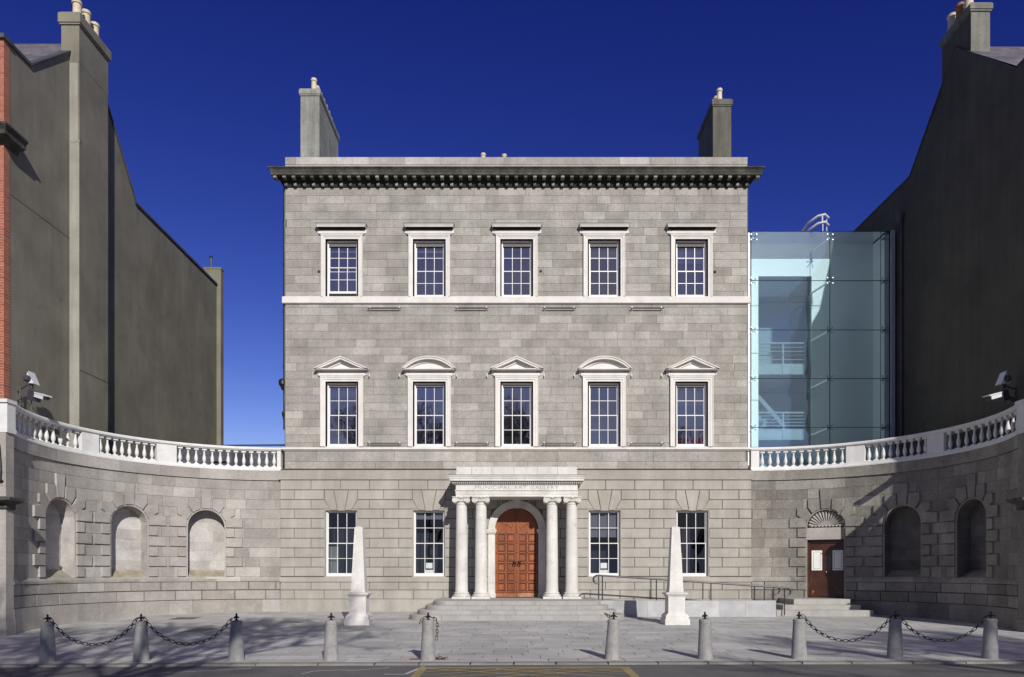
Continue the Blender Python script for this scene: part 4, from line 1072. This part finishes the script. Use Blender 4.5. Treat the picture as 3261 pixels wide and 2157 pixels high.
chimney(HR, GX+.002, GX+.6, gY(3092), gY(3000), zPe, PZ(8.7, gY(3092)), .29, M['chim_e'], [(GX+.12, gY(3092)+.3+.45*i) for i in range(3)], [M['pot'], M['potred'], M['pot']], potr=.15, poth=.5, capo=.06)
mb = MB(); mb.box(GX-.001, GX+.0015, gY(3092)+.004, gY(3000)-.004, zPe-.1, PZ(8.7, gY(3092))-.3, .5); mb.build('chimney_side', M['render_e'], HR)
mb = MB(); mb.box(GX-.012, GX+11, yfe-.25, yfe, -.5, zPe-.02, .5); mb.build('brick_front', M['brick'], HR)
mb = MB(); mb.tube([(GX-.06, 24.6+2.55, PZ(690, 27.1)), (GX-.06, 27.15, 3)], .05, 8); mb.lathe([(.05, -.2), (.14, 0), (.14, .12)], (GX-.1, 27.15, PZ(690, 27.1)), 10); mb.build('downpipe', M['lead'], HR)
# low annex behind the left balustrade
AN = thing('annex', 'low dark slate roofed annex behind the left balustrade', 'building', (-11, 30, 0))
mb = MB(); mb.box(-14.2, -8.4, 29.6, 33, 0, PZ(1424, 29.6), .5); mb.build('wall', M['annexslate'], AN)
mb = MB(); mb.add([(-14.2, 29.5, PZ(1424, 29.5)), (-8.4, 29.5, PZ(1420, 29.5)), (-8.4, 31, PZ(1414, 31)), (-14.2, 31, PZ(1418, 31))], [(0, 1, 2, 3)], .3); mb.box(-8.95, -8.42, 29.4, 29.6, 5, PZ(1412, 29.5), .3); mb.build('roof', M['lead'], AN)
mb = MB(); mb.box(-11.4, -10.75, 29.55, 29.6, 5.2, 6.2); 
for i in range(3): mb.box(-12.3+.02*i, -11.5, 29.5, 29.56, 5.35+.25*i, 5.38+.25*i)
mb.build('window', M['camdark'], AN)

# ================================================================== GLASS STAIR TOWER
TY, TB = 27.6, 28.65
TW = thing('stair_tower', 'glass fronted white stair tower between the gallery and the dark gable', 'building', (11, TY, 0))
tz = PZ(737, TY); xg0, xg1 = PX(2392, TY), PX(2834, TY); zlow = 3.5
ox0, ox1, oz = PX(2415, TB), PX(2587, TB), PZ(880, TB)
mb = MB()
mb.box(ox1, 14.05, TB, TB+.25, zlow, tz-.0, .5); mb.box(8.42, ox0, TB-.0, TB+.25, zlow, tz, .5); mb.box(ox0, ox1, TB, TB+.25, oz, tz, .5)
mb.box(xg0-.42, xg0, TY+.06, TB, zlow, tz-.02, .5)
mb.box(13.92, 14.1, TY+.16, TB, zlow, tz-.05, .5)
mb.box(ox1-.04, ox1+.0, TB-.03, TB, zlow, oz, .5)
mb.build('white_wall', M['twhite'], TW)
mb = MB(); mb.box(14.10, 14.22, TY-.05, TY+.12, zlow, tz+.03, .5); mb.build('end_post', M['post'], TW)
mb = MB(); mb.box(8.42, 14.1, TB+.2, TB+5, tz-.25, tz-.2, .5)
mb.build('roof', M['tgrey'], TW)
mb = MB(); mb.box(ox0+.02, 14, TB-.005, TB, PZ(812, TB)-.008, PZ(812, TB)+.008); mb.build('wall_joint', M['tgrey'], TW)
HY = [894, 1051, 1206, 1361.6]
zz = [zlow]+[PZ(y, TY) for y in HY[::-1]]+[tz]
xj = PX(2643, TY)
for a, b in zip(zz, zz[1:]):
    for x0, x1 in ((xg0, xj), (xj, xg1)):
        mb = MB(); mb.box(x0+.008, x1-.008, TY, TY+.012, a+.008, b-.008); mb.build('glass_panel', M['tglass'], TW)
mb = MB(); mb.add([(xg0, TY, tz), (xg1-.1, TY, tz), (13.9, TB, tz), (xg0+.2, TB, tz)], [(0, 1, 2, 3)]); mb.build('roof_glass', glassy('roof glazing', (.92, .98, 1.0), -.13), TW)
mb = MB()
for z in zz[1:-1]: mb.box(xg0, xg1, TY-.002, TY+.02, z-.009, z+.009)
for x in (xg0, xj, xg1): mb.box(x-.009, x+.009, TY-.003, TY+.02, zlow, tz)
mb.box(xg0, xg1, TY-.004, TY+.02, tz-.01, tz+.008); mb.box(PX(2806, TY)-.006, PX(2806, TY)+.006, TY+.03, TY+.05, zlow, tz)
mb.build('glazing_joint', M['seal'], TW)
def spider(x, z):
    mb = MB()
    for dx in (-.1, .1):
        for dz in (-.1, .1):
            mb.tube([(x, TY+.1, z), (x+dx, TY+.03, z+dz)], .012, 6); mb.lathe([(.02, -.03), (.022, -.01), (.015, 0)], (x+dx, TY, z+dz), 10, axis='y')
    mb.tube([(x, TY+.08, z), (x-.0, TY+.25, z)], .02, 6)
    mb.build('spider_fitting', M['fitting'], TW, True)
for z in zz[1:-1]+[tz-.22]:
    for x in (xg0+.1, xj, PX(2818, TY)): spider(x, z)
mb = MB()
for z in zz[1:-1]+[tz-.2]: mb.tube([(xj, TY+.2, z), (xj-.3, TB-.02, z-.1)], .035, 8)
mb.build('strut', M['twhite'], TW, True)
# lobby
mb = MB(); ly = TB+2.3
mb.quad((ox0-.3, ly, zlow), (ox1+.6, ly, zlow), (ox1+.6, ly, oz+.1), (ox0-.3, ly, oz+.1)); mb.quad((ox0-.3, TB+.2, zlow), (ox0-.3, ly, zlow), (ox0-.3, ly, oz+.1), (ox0-.3, TB+.2, oz+.1)); mb.quad((ox1+.6, TB+.2, zlow), (ox1+.6, ly, zlow), (ox1+.6, ly, oz+.1), (ox1+.6, TB+.2, oz+.1))
mb.quad((ox0-.3, TB+.2, oz+.08), (ox1+.6, TB+.2, oz+.08), (ox1+.6, ly, oz+.08), (ox0-.3, ly, oz+.08))
mb.build('lobby_wall', M['tgrey'], TW)
mb = MB(); mb.box(ox0, ox1, TB+.05, TB+.06, zlow, oz); mb.build('inner_glass', M['iglass'], TW)
for zf, zr2 in ((PZ(1199, TB+.4), PZ(1101, TB+.4)), (PZ(1405, TB+.4), PZ(1320, TB+.4))):
    mb = MB(); mb.box(ox0+.01, ox1-.12, TB+.12, TB+2.2, zf, zf+.42, .5); mb.build('landing', M['slab'], TW)
    mb = MB(); zf += .42; yy = TB+.11
    for x in (ox0+.02, (ox0+ox1)/2-.05, ox1-.14): mb.box(x-.03, x+.03, yy-.02, yy+.02, zf-.35, zr2)
    mb.tube([(ox0-.1, yy, zr2), (ox1-.1, yy, zr2)], .04, 6)
    for k in range(1, 5): mb.tube([(ox0-.1, yy, zf+(zr2-zf)*k/5), (ox1-.14, yy, zf+(zr2-zf)*k/5)], .018, 5)
    mb.build('railing', M['slab'], TW)
    mb = MB(); n = 9
    for k in range(n):
        mb.box(ox0-.1, ox0+1.0, TB+1.9-.0+.0, TB+2.2, 0, 0) if False else mb.box(ox0-.2+.2*k, ox0+.05+.2*k, TB+1.2, TB+2.1, zf-.5-.25*k, zf-.44-.25*k)
    mb.add([(ox0-.2, TB+1.15, zf-.5), (ox0+1.9, TB+1.15, zf-2.9), (ox0+1.9, TB+1.15, zf-2.65), (ox0-.2, TB+1.15, zf-.25)], [(0, 1, 2, 3)])
    mb.build('stair_flight', M['tgrey'], TW)
# roof access guard
RG = thing('ladder_guard', 'white curved safety guard rail on the glass tower roof', 'guard rail', (12, 29.6, tz))
gy = 31.5; mb = MB()
gx0, gx1 = PX(2564, gy), PX(2644, gy); g1, g2 = PZ(732, gy)-.35, PZ(685, gy)
def hoop(z, r, y0): return [(gx0+.3+.75*math.cos(a), y0+.75-.75*math.sin(a)*1.0, z) for a in [math.pi*(1.0-k/12)*1.0 for k in range(13)]]
for z, rad in ((g2, .055), (g2-.32, .055)):
    pts = [(gx0+.25, gy+1.2, z-.25), (gx0+.35, gy+.5, z-.1), (gx0+.6, gy+.1, z), (gx0+.85, gy, z+.02), (gx1+.02, gy+.25, z)]
    mb.tube(pts, rad, 8)
mb.tube([(gx0+.75, gy+.03, g2-.32), (gx0+.75, gy+.03, g2)], .03, 6)
for x, y, z in ((gx0, gy+1.2, g2-.7), (gx0+.25, gy+1.2, g2-.3), (gx1-.3, gy+.05, g2-.3), (gx1-.05, gy+.25, g2)): mb.tube([(x, y, g1-.6), (x, y, z)], .022, 6)
mb.tube([(gx0, gy+1.2, g2-.72), (gx0+.3, gy+.7, g2-.6), (gx1-.3, gy+.05, g2-.72)], .022, 6)
mb.build('rail', M['camwhite'], RG, True)

# ================================================================== OBELISKS
def obelisk(x, y, label):
    g = ground_z(x, y)
    O = thing('obelisk', label, 'obelisk', (x, y, g), 'stone obelisks before the gallery steps')
    mb = MB(); mb.square([(.352, g-.05), (.352, g+.155), (.34, g+.165), (.325, g+.18), (.33, g+.24), (.29, g+.29), (.25, g+.325), (.242, g+.335), (.24, g+.79), (.25, g+.80), (.27, g+.84), (.31, g+.86), (.315, g+.90), (.235, g+.925), (.2, g+.93)], x, y, .6)
    mb.build('pedestal', M['portico'], O)
    mb = MB(); mb.square([(.205, g+.93), (.205, g+.99), (.198, g+1.0), (.112, g+2.79), (.03, g+2.825)], x, y, .6); mb.build('shaft', M['portico'], O)
    return O
obelisk(-4.52, 21.2, 'pale stone obelisk standing left of the entrance steps')
obelisk(4.60, 21.25, 'pale stone obelisk standing before the access ramp wall')

# ================================================================== BOLLARDS + CHAINS
YB = 13.65
BX = [PX(p, YB) for p in (151.3, 449.8, 752.3, 1053.6, 1363, 1949, 2246, 2544.5, 2849.8, 3152.4)]
BL = ['granite bollard at the far left end of the row', 'granite bollard with chains on both sides, second from the left end', 'granite bollard where the left chain run ends, marked by tree shadow', 'free standing granite bollard left of the left obelisk',
      'rust stained granite bollard with a short chain hanging down it', 'leaning granite bollard to the right of the steps with a rusty loose link on top', 'granite bollard just right of the right hand obelisk',
      'granite bollard where the right chain run begins', 'granite bollard with chains on both sides, before the shaded wall', 'granite bollard at the far right end of the row']
b0 = thing('bollard', BL[0], 'bollard', (BX[0], YB, ground_z(BX[0], YB)), 'granite bollards along the kerb')
mb = MB(); bx, by, bz = b0.location
mb.lathe([(.147, -.05), (.145, .01), (.139, .05), (.106, .655), (.1055, .662), (.111, .667), (.11, .72), (.093, .738), (.0, .742)], (bx, by, bz), 28, .5); st = mb.build('post', M['granite'], b0, True)
mb = MB(); mb.lathe([(.035, .735), (.035, .75), (.02, .76), (.018, .785), (.05, .795), (.052, .805), (.02, .825), (.016, .84), (.024, .85), (.0, .885)], (bx, by, bz), 12, .5)
for s in (-1, 1): mb.tube([(bx+s*.03, by, bz+.795), (bx+s*.07, by, bz+.79)], .012, 6)
mb.build('finial', M['iron'], b0, True)
BO = [b0]
for i in range(1, 10): BO.append(copy_tree(b0, (BX[i], YB, ground_z(BX[i], YB)), BL[i]))
BO[5].rotation_euler = (0, R(2.2), 0); BO[3].rotation_euler = (0, R(.6), R(40)); BO[4].rotation_euler = (0, R(.5), R(70))
for i in (1, 2, 6, 7, 8, 9): BO[i].rotation_euler = (0, R(random.uniform(-1.2, 1.2)), R(36*i))
def link(mb, p, d, lng, wd, r, roll, tone):
    d = Vector(d).normalized(); s1 = d.cross(Vector((0, 1, .01))).normalized(); s2 = d.cross(s1)
    n = s1*math.cos(roll)+s2*math.sin(roll); pts = []
    h = max(0, lng/2-wd/2)
    for k in range(12):
        a = 2*math.pi*k/12; pts.append(Vector(p)+d*(math.copysign(h, math.cos(a))+wd/2*math.cos(a))+n*wd/2*math.sin(a))
    mb.tube(pts, r, 5, closed=True, tone=tone)
def chain(i, j, label, low):
    a = Vector((BX[i]+.07, YB-.02, BO[i].location.z+.79)); b = Vector((BX[j]-.07, YB-.02, BO[j].location.z+.79))
    C = MB(); N = 400; pts = []
    for k in range(N+1):
        t = k/N; s = (2*t-1); cz = (math.cosh(1.7*s)-1)/(math.cosh(1.7)-1)
        p = a.lerp(b, t); p.z = p.z-low*(1-cz); pts.append(p)
    dist = 0; nxt = .02; k = 0; alt = 0
    for q in range(N):
        dd = (pts[q+1]-pts[q]).length
        while dist+dd > nxt:
            lng = .115 if alt % 2 == 0 else .06
            p = pts[q]+(pts[q+1]-pts[q])*((nxt-dist)/dd)
            link(C, p, pts[q+1]-pts[q], lng, .05 if alt % 2 == 0 else .05, .0075, 0.15 if alt % 2 == 0 else 1.35, random.random())
            nxt += .066; alt += 1
        dist += dd
    return tag(C.build('chain', M['iron'], None, True), label, 'chain', 'chains slung between bollards')
chain(0, 1, 'black iron chain slung between the two bollards at the far left', .48)
chain(1, 2, 'black iron chain slung between the second and third bollards from the left', .48)
chain(7, 8, 'black iron chain slung before the shaded side door steps', .46)
chain(8, 9, 'black iron chain slung between the two bollards at the far right', .46)
mb = MB(); p = Vector((BX[4]+.06, YB-.03, BO[4].location.z+.79)); path = [(0, 0), (.05, -.01), (.1, -.05), (.115, -.11), (.118, -.17), (.112, -.23), (.116, -.29), (.11, -.35), (.108, -.41)]
for k, ((x0, z0), (x1, z1)) in enumerate(zip(path, path[1:])): link(mb, p+Vector(((x0+x1)/2, -.02, (z0+z1)/2)), (x1-x0, 0, z1-z0), .085, .045, .0075, .2 if k % 2 else 1.4, random.random())
for k, (x0, z0) in enumerate([(-.08, -.01), (-.13, -.04), (-.15, -.09)]): link(mb, p+Vector((x0-.04, -.02, z0)), (.5, 0, .4), .07, .04, .0075, .4*k, random.random())
tag(mb.build('hanging_chain', M['rustiron'], None, True), 'short rusty chain hanging loose from the stained bollard left of centre', 'chain')
mb = MB()
for k in range(7): link(mb, (BX[4]+.12+.035*k, YB+.02-.02*(k % 3), ground_z(BX[4], YB)+.02+.012*(k % 2)), (1, .5*(-1)**k, .2), .09, .045, .0075, k, random.random())
for k in range(3): link(mb, (BX[4]-.2-.05*k, YB+.03, ground_z(BX[4], YB)+.012), (1, .3*k, 0), .09, .045, .0075, 1.5, random.random())
tag(mb.build('fallen_chain', M['rustiron'], None, True), 'heap of rusty chain links lying at the foot of the stained bollard', 'chain')
mb = MB()
for k in range(3): link(mb, (BX[5]-.05-.03*k, YB-.01, BO[5].location.z+.79+.02*k), (-.6, 0, .5), .08, .045, .0085, .5*k, random.random())
tag(mb.build('loose_link', M['rustiron'], None, True), 'rusty loose chain links on top of the leaning bollard', 'chain')

# ================================================================== RAMP + RAILS
RP = thing('access_ramp', 'pale granite access ramp wall to the right of the entrance steps', 'ramp', (5.7, 24, 0))
mb = MB(); xs_ = [2.75]+[PX(1700+z/2.071, 24) for z in (527, 750, 1002, 1225, 1397, 1597)]
for a, b in zip(xs_, xs_[1:]):
    t = random.random(); mb.box(a+.002, b-.002, 24, 24.28, -.3, ZLAND-.012, t)
mb.build('ramp_wall', M['ramp'], RP)
mb = MB(); x0, x1 = 2.7, xs_[-1]
mb.add([(x0, 24.28, ZLAND-.02), (x1, 24.28, .12), (x1, YG-.05, .12), (x0, YG-.05, ZLAND-.02), (x0, 24.28, -.3), (x1, 24.28, -.3), (x1, YG-.05, -.3), (x0, YG-.05, -.3)], [(0, 1, 2, 3), (1, 5, 6, 2), (0, 4, 5, 1)], .5); mb.build('ramp_floor', M['step'], RP)
def rail(y, pxs, pend, zoff, label):
    T = thing('handrail', label, 'handrail', (PX(1700+pxs[0]/2.071, y), y, ZLAND), 'handrails on the access ramp')
    k = y/24.0
    xa = PX(1700+430/2.071, y); xb = PX(1700+pend/2.071, y)
    z0, z1 = PZ(1833, 24)+zoff, PZ(1873, 24)+zoff
    zat = lambda x: z0+(z1-z0)*(x-xa)/(PX(1700+1653/2.071, y)-xa)
    mb = MB()
    pts = [(xa+.02, y, z0-.27)]+[(xa-.04+.0-.15*math.sin(a*math.pi/10)*1.0, y, z0-.135-.135*math.cos(a*math.pi/10)) for a in range(1, 10)]+[(xa, y, z0)]
    pts += [(xa+(xb-xa)*q/10, y, zat(xa+(xb-xa)*q/10)) for q in range(1, 11)]
    ze = zat(xb); pts += [(xb+.0+.19*math.sin(a*math.pi/10), y, ze-.13+.13*math.cos(a*math.pi/10)) for a in range(1, 10)]+[(xb+.01, y, ze-.26)]
    mb.tube(pts, .026, 8); mb.build('rail', M['steel'], T, True)
    for i, p in enumerate(pxs):
        x = PX(1700+p/2.071, y); last = i == len(pxs)-1
        mb = MB(); zl = ZLAND-.02-(0 if not last or zoff else .48)
        if zoff: zl = ZLAND-.05-.35*(x-2.7)/6
        mb.tube([(x, y, zl), (x, y, zat(x))], .019, 8); mb.build('post', M['steel'], T, True)
rail(24.12, [452, 808, 1168, 1520, 1653], 1655, 0, 'dark steel handrail sloping along the front of the access ramp')
rail(25.2, [428, 772, 1115, 1455, 1582], 1584, .0, 'dark steel handrail sloping along the wall side of the access ramp')

# side door steps
SS = thing('side_steps', 'three stone steps leading up to the mahogany side door', 'steps', (10.4, 24.6, 0))
mb = MB()
mb.box(9.44, 11.35, 24.95, 26.9, -.3, .498, .9); mb.box(8.95, 11.55, 24.6, 26.7, -.3, .315, .5); mb.box(8.6, 11.80, 24.25, 26.6, -.3, .155, .3)
mb.build('step', M['step'], SS)
mb = MB(); mb.box(xs_[-1]+.02, 8.95, 25.5, 26.4, -.3, .44, .5); mb.build('side_kerb', M['step'], SS)

# ================================================================== SMALL FIXTURES
def banner_rail(x0, x1, z, label):
    T = thing('banner_rail', label, 'wall rail', ((x0+x1)/2, YW-.08, z), 'banner rails fixed to the facade')
    mb = MB(); mb.tube([(x0, YW-.1, z), (x1, YW-.1, z)], .02, 8); mb.build('bar', M['steel'], T, True)
    for x in (x0+.07, x1-.07):
        mb = MB(); mb.box(x-.018, x+.018, YW-.02, YW+.0, z-.08, z+.09, .5); mb.box(x-.012, x+.012, YW-.11, YW-.02, z-.02, z+.02, .5); mb.build('bracket', M['camwhite'], T)
ordw = ['first and second', 'second and third', 'third and fourth', 'fourth and fifth']
for i in range(4):
    c = (WX[i]+WX[i+1])/2-.04
    banner_rail(c-.6, c+.6, PZ(982, YW-.1), 'thin steel rail under the upper string course between %s windows' % ordw[i])
    banner_rail(c-.62, c+.62, PZ(1414, YW-.1), 'thin steel rail above the lower string course between %s windows' % ordw[i])
    for s, sn in ((-1, 'left'), (1, 'right')):
        x = c+s*.545; z = PZ(1196, YW-.05)
        mb = MB(); mb.box(x-.02, x+.02, YW-.015, YW, z-.06, z+.08, .5); mb.box(x-.012, x+.012, YW-.09, YW-.015, z-.03, z, .5); mb.tube([(x, YW-.09, z-.05), (x, YW-.09, z+.03)], .02, 6)
        tag(mb.build('banner_hook', M['camwhite']), 'small %s hand banner hook between the %s pedimented windows' % (sn, ordw[i]), 'hook', 'banner hooks beside the pedimented windows')
# tie-bar rosettes
for px, py, nm in ((1016, 865, 'left of the first'), (1722, 864, 'right of the third'), (2276.5, 866, 'right of the fifth')):
    mb = MB(); mb.lathe([(0, -.05), (.035, -.045), (.05, -.02), (.055, 0)], (PX(px, YW), YW, PZ(py, YW)), 10, axis='y'); tag(mb.build('wall_tie', M['rustiron'], None, True), 'rusty iron wall tie %s top floor window' % nm, 'wall tie', 'rusty wall ties on the facade')
# rainwater pipe on the left corner
DP = thing('drainpipe', 'black cast iron drainpipe on the left corner of the gallery', 'pipe', (XL-.06, YW+.12, 5.9))
mb = MB(); xp = XL-.045
mb.tube([(xp, YW+.12, 6.6), (xp, YW+.12, 15.35)], .045, 10)
for z in (7, 8.9, 10.9, 12.6, 14.2): mb.lathe([(.058, -.04), (.058, .04)], (xp, YW+.12, z), 10)
mb.lathe([(.03, -.2), (.09, -.05), (.14, 0), (.14, .14), (.09, .2)], (xp-.08, YW+.15, PZ(1222, YW)), 12)
mb.lathe([(.04, -.1), (.075, 0), (.075, .12)], (xp-.02, YW+.12, PZ(1320, YW)), 10)
mb.build('pipe', M['iron'], DP, True)
# fire extinguishers behind the fifth first floor window
ex0 = None
for i, px in enumerate((2156, 2172, 2195, 2219, 2232)):
    y = YW+.235; x = PX(px, y); zb = ZB1+.045
    lb = ['red extinguisher at the left edge inside the fifth pedimented window', 'red extinguisher second from left inside the fifth pedimented window', 'red extinguisher in the middle pane of the fifth pedimented window', 'red extinguisher left of the pair in the right hand pane of the fifth pedimented window', 'red extinguisher farthest right inside the fifth pedimented window'][i]
    if ex0 is None:
        ex0 = thing('fire_extinguisher', lb, 'extinguisher', (x, y, zb), 'fire extinguishers behind the window')
        mb = MB(); mb.lathe([(.055, 0), (.058, .02), (.058, .27), (.045, .31), (.02, .33)], (x, y, zb), 12); mb.build('cylinder', M['red'], ex0, True)
        mb = MB(); mb.box(x-.02, x+.02, y-.02, y+.02, zb+.32, zb+.36); mb.box(x-.01, x+.06, y-.012, y+.012, zb+.355, zb+.375); mb.tube([(x+.02, y, zb+.34), (x+.07, y, zb+.3), (x+.075, y, zb+.12)], .01, 6); mb.build('valve', M['camdark'], ex0)
    else: copy_tree(ex0, (x, y, zb), lb)
# papers and curtain in ground floor windows
yp = YG+.13+.012
for i, nm in ((1, 'left'), (3, 'right')):
    x = WX[i]-.01
    mb = MB(); mb.box(x-.12, x+.12, yp+.012, yp+.016, 1.55, 1.75); tag(mb.build('paper_notice', M['paper']), 'white paper notice taped in the ground floor window %s of the portico' % nm, 'notice')
    mb = MB(); mb.box(x-.15, x+.15, yp+.016, yp+.02, 1.34, 1.5); tag(mb.build('paper_sheet', M['paper']), 'white sheet along the bottom pane of the window %s of the portico' % nm, 'paper')
mb = MB(); x = WX[0]; pts = [(x-.5+.33*k/16, YG+.3+.02*math.sin(k*1.6)) for k in range(17)]
mb.ringloft([[(a, b, 1.3) for a, b in pts], [(a, b, 2.42) for a, b in pts]], closed=False, tone=.5); tag(mb.build('curtain', M['curtain']), 'pale curtain inside the leftmost ground floor window', 'curtain')
mb = MB(); x = WX[4]; mb.box(x-.42, x-.3, YG+.3, YG+.34, 1.3, 2.1); tag(mb.build('yellow_folder', plain('ochre card', (.5, .36, .1))), 'ochre strip of card inside the rightmost ground floor window', 'card')
# covers in the pavement
def cover(x, y, w_, d_, label, rnd=False):
    mb = MB(); g = ground_z(x, y)+.0035
    if rnd: mb.lathe([(w_, -.01), (w_, .002), (0, .003)], (x, y, g), 20)
    else:
        vs = [(x-w_, y-d_), (x+w_, y-d_), (x+w_, y+d_), (x-w_, y+d_)]; mb.add([(a, b, ground_z(a, b)+.004) for a, b in vs], [(0, 1, 2, 3)])
    tag(mb.build('manhole_cover', M['cgrid']), label, 'cover')
cover(PX(633, 20.0), 20.0, .3, .5, 'dark square cover in the paving before the third niche')
cover(PX(590, 23.8), 23.8, .38, .35, 'pale grey cover close to the foot of the left curved wall')
cover(PX(943, 22.0), 22.0, .16, .16, 'small round cover in the paving left of the left obelisk', True)
mb = MB()
for k in range(26): x = PX(980, 25.7)+.06*k; mb.box(x, x+.03, 25.5, 25.8, ground_z(x, 25.6)-.01, ground_z(x, 25.6)+.006, .9)
tag(mb.build('drain_grating', M['ramp']), 'pale slotted drain grating at the foot of the wall behind the left obelisk', 'grating')

# ------------------------------------------------ CCTV
def cctv(side):
    nm = 'left' if side < 0 else 'right'
    y = 21.0; T = thing('camera_bracket', 'dark bracket pole bolted to the %s gable above the balustrade' % nm, 'bracket', (side*14.25, y, 6.4))
    X = lambda px: side*abs(PX(px, y)) if side < 0 else PX(px, y)
    bxp = -PX(0, 1)*0
    if side < 0: P = lambda px: PX(px, y)
    else: P = lambda px: PX(px, y)
    c0 = P(64) if side < 0 else P(3232)
    Z = lambda py: PZ(py, y)
    mb = MB(); mb.tube([(c0, y, Z(1300)), (c0, y, Z(1232))], .022, 8)
    e1 = P(92) if side < 0 else P(3190); e2 = P(100) if side < 0 else P(3200)
    mb.tube([(c0, y, Z(1240)), (e1, y-.05, Z(1228))], .02, 6); mb.tube([(c0, y, Z(1272)), (e2, y-.05, Z(1262))], .03, 6); mb.tube([(c0, y, Z(1282)), (e2, y-.1, Z(1270))], .02, 6)
    mb.tube([(e2, y, Z(1262)), (e2, y, Z(1310))], .014, 6)
    for q in (1245, 1275): mb.tube([(c0, y, Z(q)), (side*14.3, y+.1, Z(q))], .025, 6)
    mb.build('pole', M['camdark'], T, True)
    # lamp head: wedge shaped white housing
    cx = P(100) if side < 0 else P(3196); cz = Z(1208)
    T2 = thing('infrared_lamp', 'white wedge shaped lamp head above the %s surveillance camera' % nm, 'lamp', (cx, y, cz))
    mb = MB(); s = side
    mb.ringloft([[(cx+s*.13, y-.1, cz-.12), (cx+s*.13, y+.1, cz-.12), (cx+s*.05, y+.1, cz+.17), (cx+s*.05, y-.1, cz+.17)], [(cx-s*.17, y-.16, cz-.16), (cx-s*.17, y+.12, cz-.16), (cx-s*.02, y+.12, cz+.2), (cx-s*.02, y-.16, cz+.2)]], tone=.6); mb.build('housing', M['camwhite'], T2)
    mb = MB(); mb.lathe([(0, -.1), (.06, -.09), (.09, -.05), (.1, 0), (.1, .06)], (cx+s*.02, y-.14, cz-.02), 14, axis='y'); mb.lathe([(.05, -.12), (.06, 0)], (cx, y, cz-.15), 10); mb.build('lens', M['camdark'], T2, True)
    # camera: long sunshield housing pointing into the forecourt
    a = Vector((P(112) if side < 0 else P(3188), y-.05, Z(1256))); b = Vector((P(178) if side < 0 else P(3116), y-.35, Z(1278)))
    T3 = thing('surveillance_camera', 'white boxed surveillance camera pointing at the forecourt on the %s bracket' % nm, 'camera', tuple(a))
    d = (b-a).normalized(); sx_ = d.cross(Vector((0, 0, 1))).normalized(); u_ = sx_.cross(d)
    def bx(mb, p, q, hw_, h0, h1):
        mb.ringloft([[tuple(c+sx_*hw_+u_*h0), tuple(c-sx_*hw_+u_*h0), tuple(c-sx_*hw_+u_*h1), tuple(c+sx_*hw_+u_*h1)] for c in (p, q)], tone=.6)
    mb = MB(); bx(mb, a+d*.1, b, .1, .04, .07); bx(mb, a+d*.12, b-d*.1, .085, -.07, .04); mb.build('housing', M['camwhite'], T3)
    mb = MB(); bx(mb, a-d*.1, a+d*.16, .12, -.2, .09); mb.build('mount', M['camdark'], T3); mb = MB(); bx(mb, b-d*.1, b-d*.06, .08, -.065, .038); mb.build('lens', M['camdark'], T3)
cctv(-1); cctv(1)
# wrought-iron lantern edge on the left pier
mb = MB(); xw = PX(8, 19.2); yy = 19.1
mb.tube([(xw, yy, PZ(1535, yy)), (xw+.02, yy, PZ(1500, yy)), (xw-.02, yy, PZ(1420, yy)), (xw-.2, yy, PZ(1405, yy))], .03, 6); mb.lathe([(.02, -.03), (.06, 0), (.02, .05)], (xw+.03, yy, PZ(1532, yy)), 8); mb.box(xw-.4, xw-.02, yy-.1, yy+.1, PZ(1530, yy), PZ(1412, yy))
tag(mb.build('lantern', M['iron']), 'edge of a black iron lantern on the left end pier', 'lantern')

# ================================================================== TREES behind the camera (their shadows and reflections show in the photo)
def tree(name, x, y, h, seed, label, lean=(0, 0)):
    rnd = random.Random(seed); T = thing(name, label, 'tree', (x, y, -.3), 'bare trees across the street')
    tr = MB(); cw = MB()
    def grow(p, d, ln, r, lev, mb):
        n = 3 if lev < 3 else 2; pts = [p]; q = p
        for k in range(n):
            d = (d+Vector((rnd.uniform(-.16, .16), rnd.uniform(-.16, .16), rnd.uniform(-.03, .14)))).normalized(); q = q+d*ln/n; pts.append(q)
        mb.tube(pts, r, 7 if lev < 2 else 4 if lev < 4 else 3, r1=r*.68)
        if lev >= 8: return
        m = rnd.choice((2, 3, 3)) if lev < 4 else rnd.choice((2, 3, 3))
        for k in range(m):
            a = rnd.uniform(0, 2*math.pi); sp = rnd.uniform(.35, .85); ax = d.orthogonal().normalized(); ay = d.cross(ax)
            nd = (d*math.cos(sp)+(ax*math.cos(a)+ay*math.sin(a))*math.sin(sp)+Vector((0, 0, .12))).normalized()
            grow(q, nd, ln*rnd.uniform(.66, .85), r*.71, lev+1, cw)
    grow(Vector((x, y, -.4)), Vector((lean[0], lean[1], 1)).normalized(), h*.25, .25, 0, tr)
    tr.build('trunk', M['bark'], T, True); cw.build('crown', M['bark'], T)
tree('bare_tree', -1.7, -7.5, 17, 5, 'bare plane tree behind the viewpoint nearest the road')
tree('bare_tree', -7, -8, 17, 8, 'bare plane tree behind the viewpoint on the left')
tree('bare_tree', -12, -7.5, 17, 13, 'bare plane tree behind the viewpoint farthest left')
tree('bare_tree', 14.5, -5, 13.5, 21, 'bare plane tree behind the viewpoint on the right')
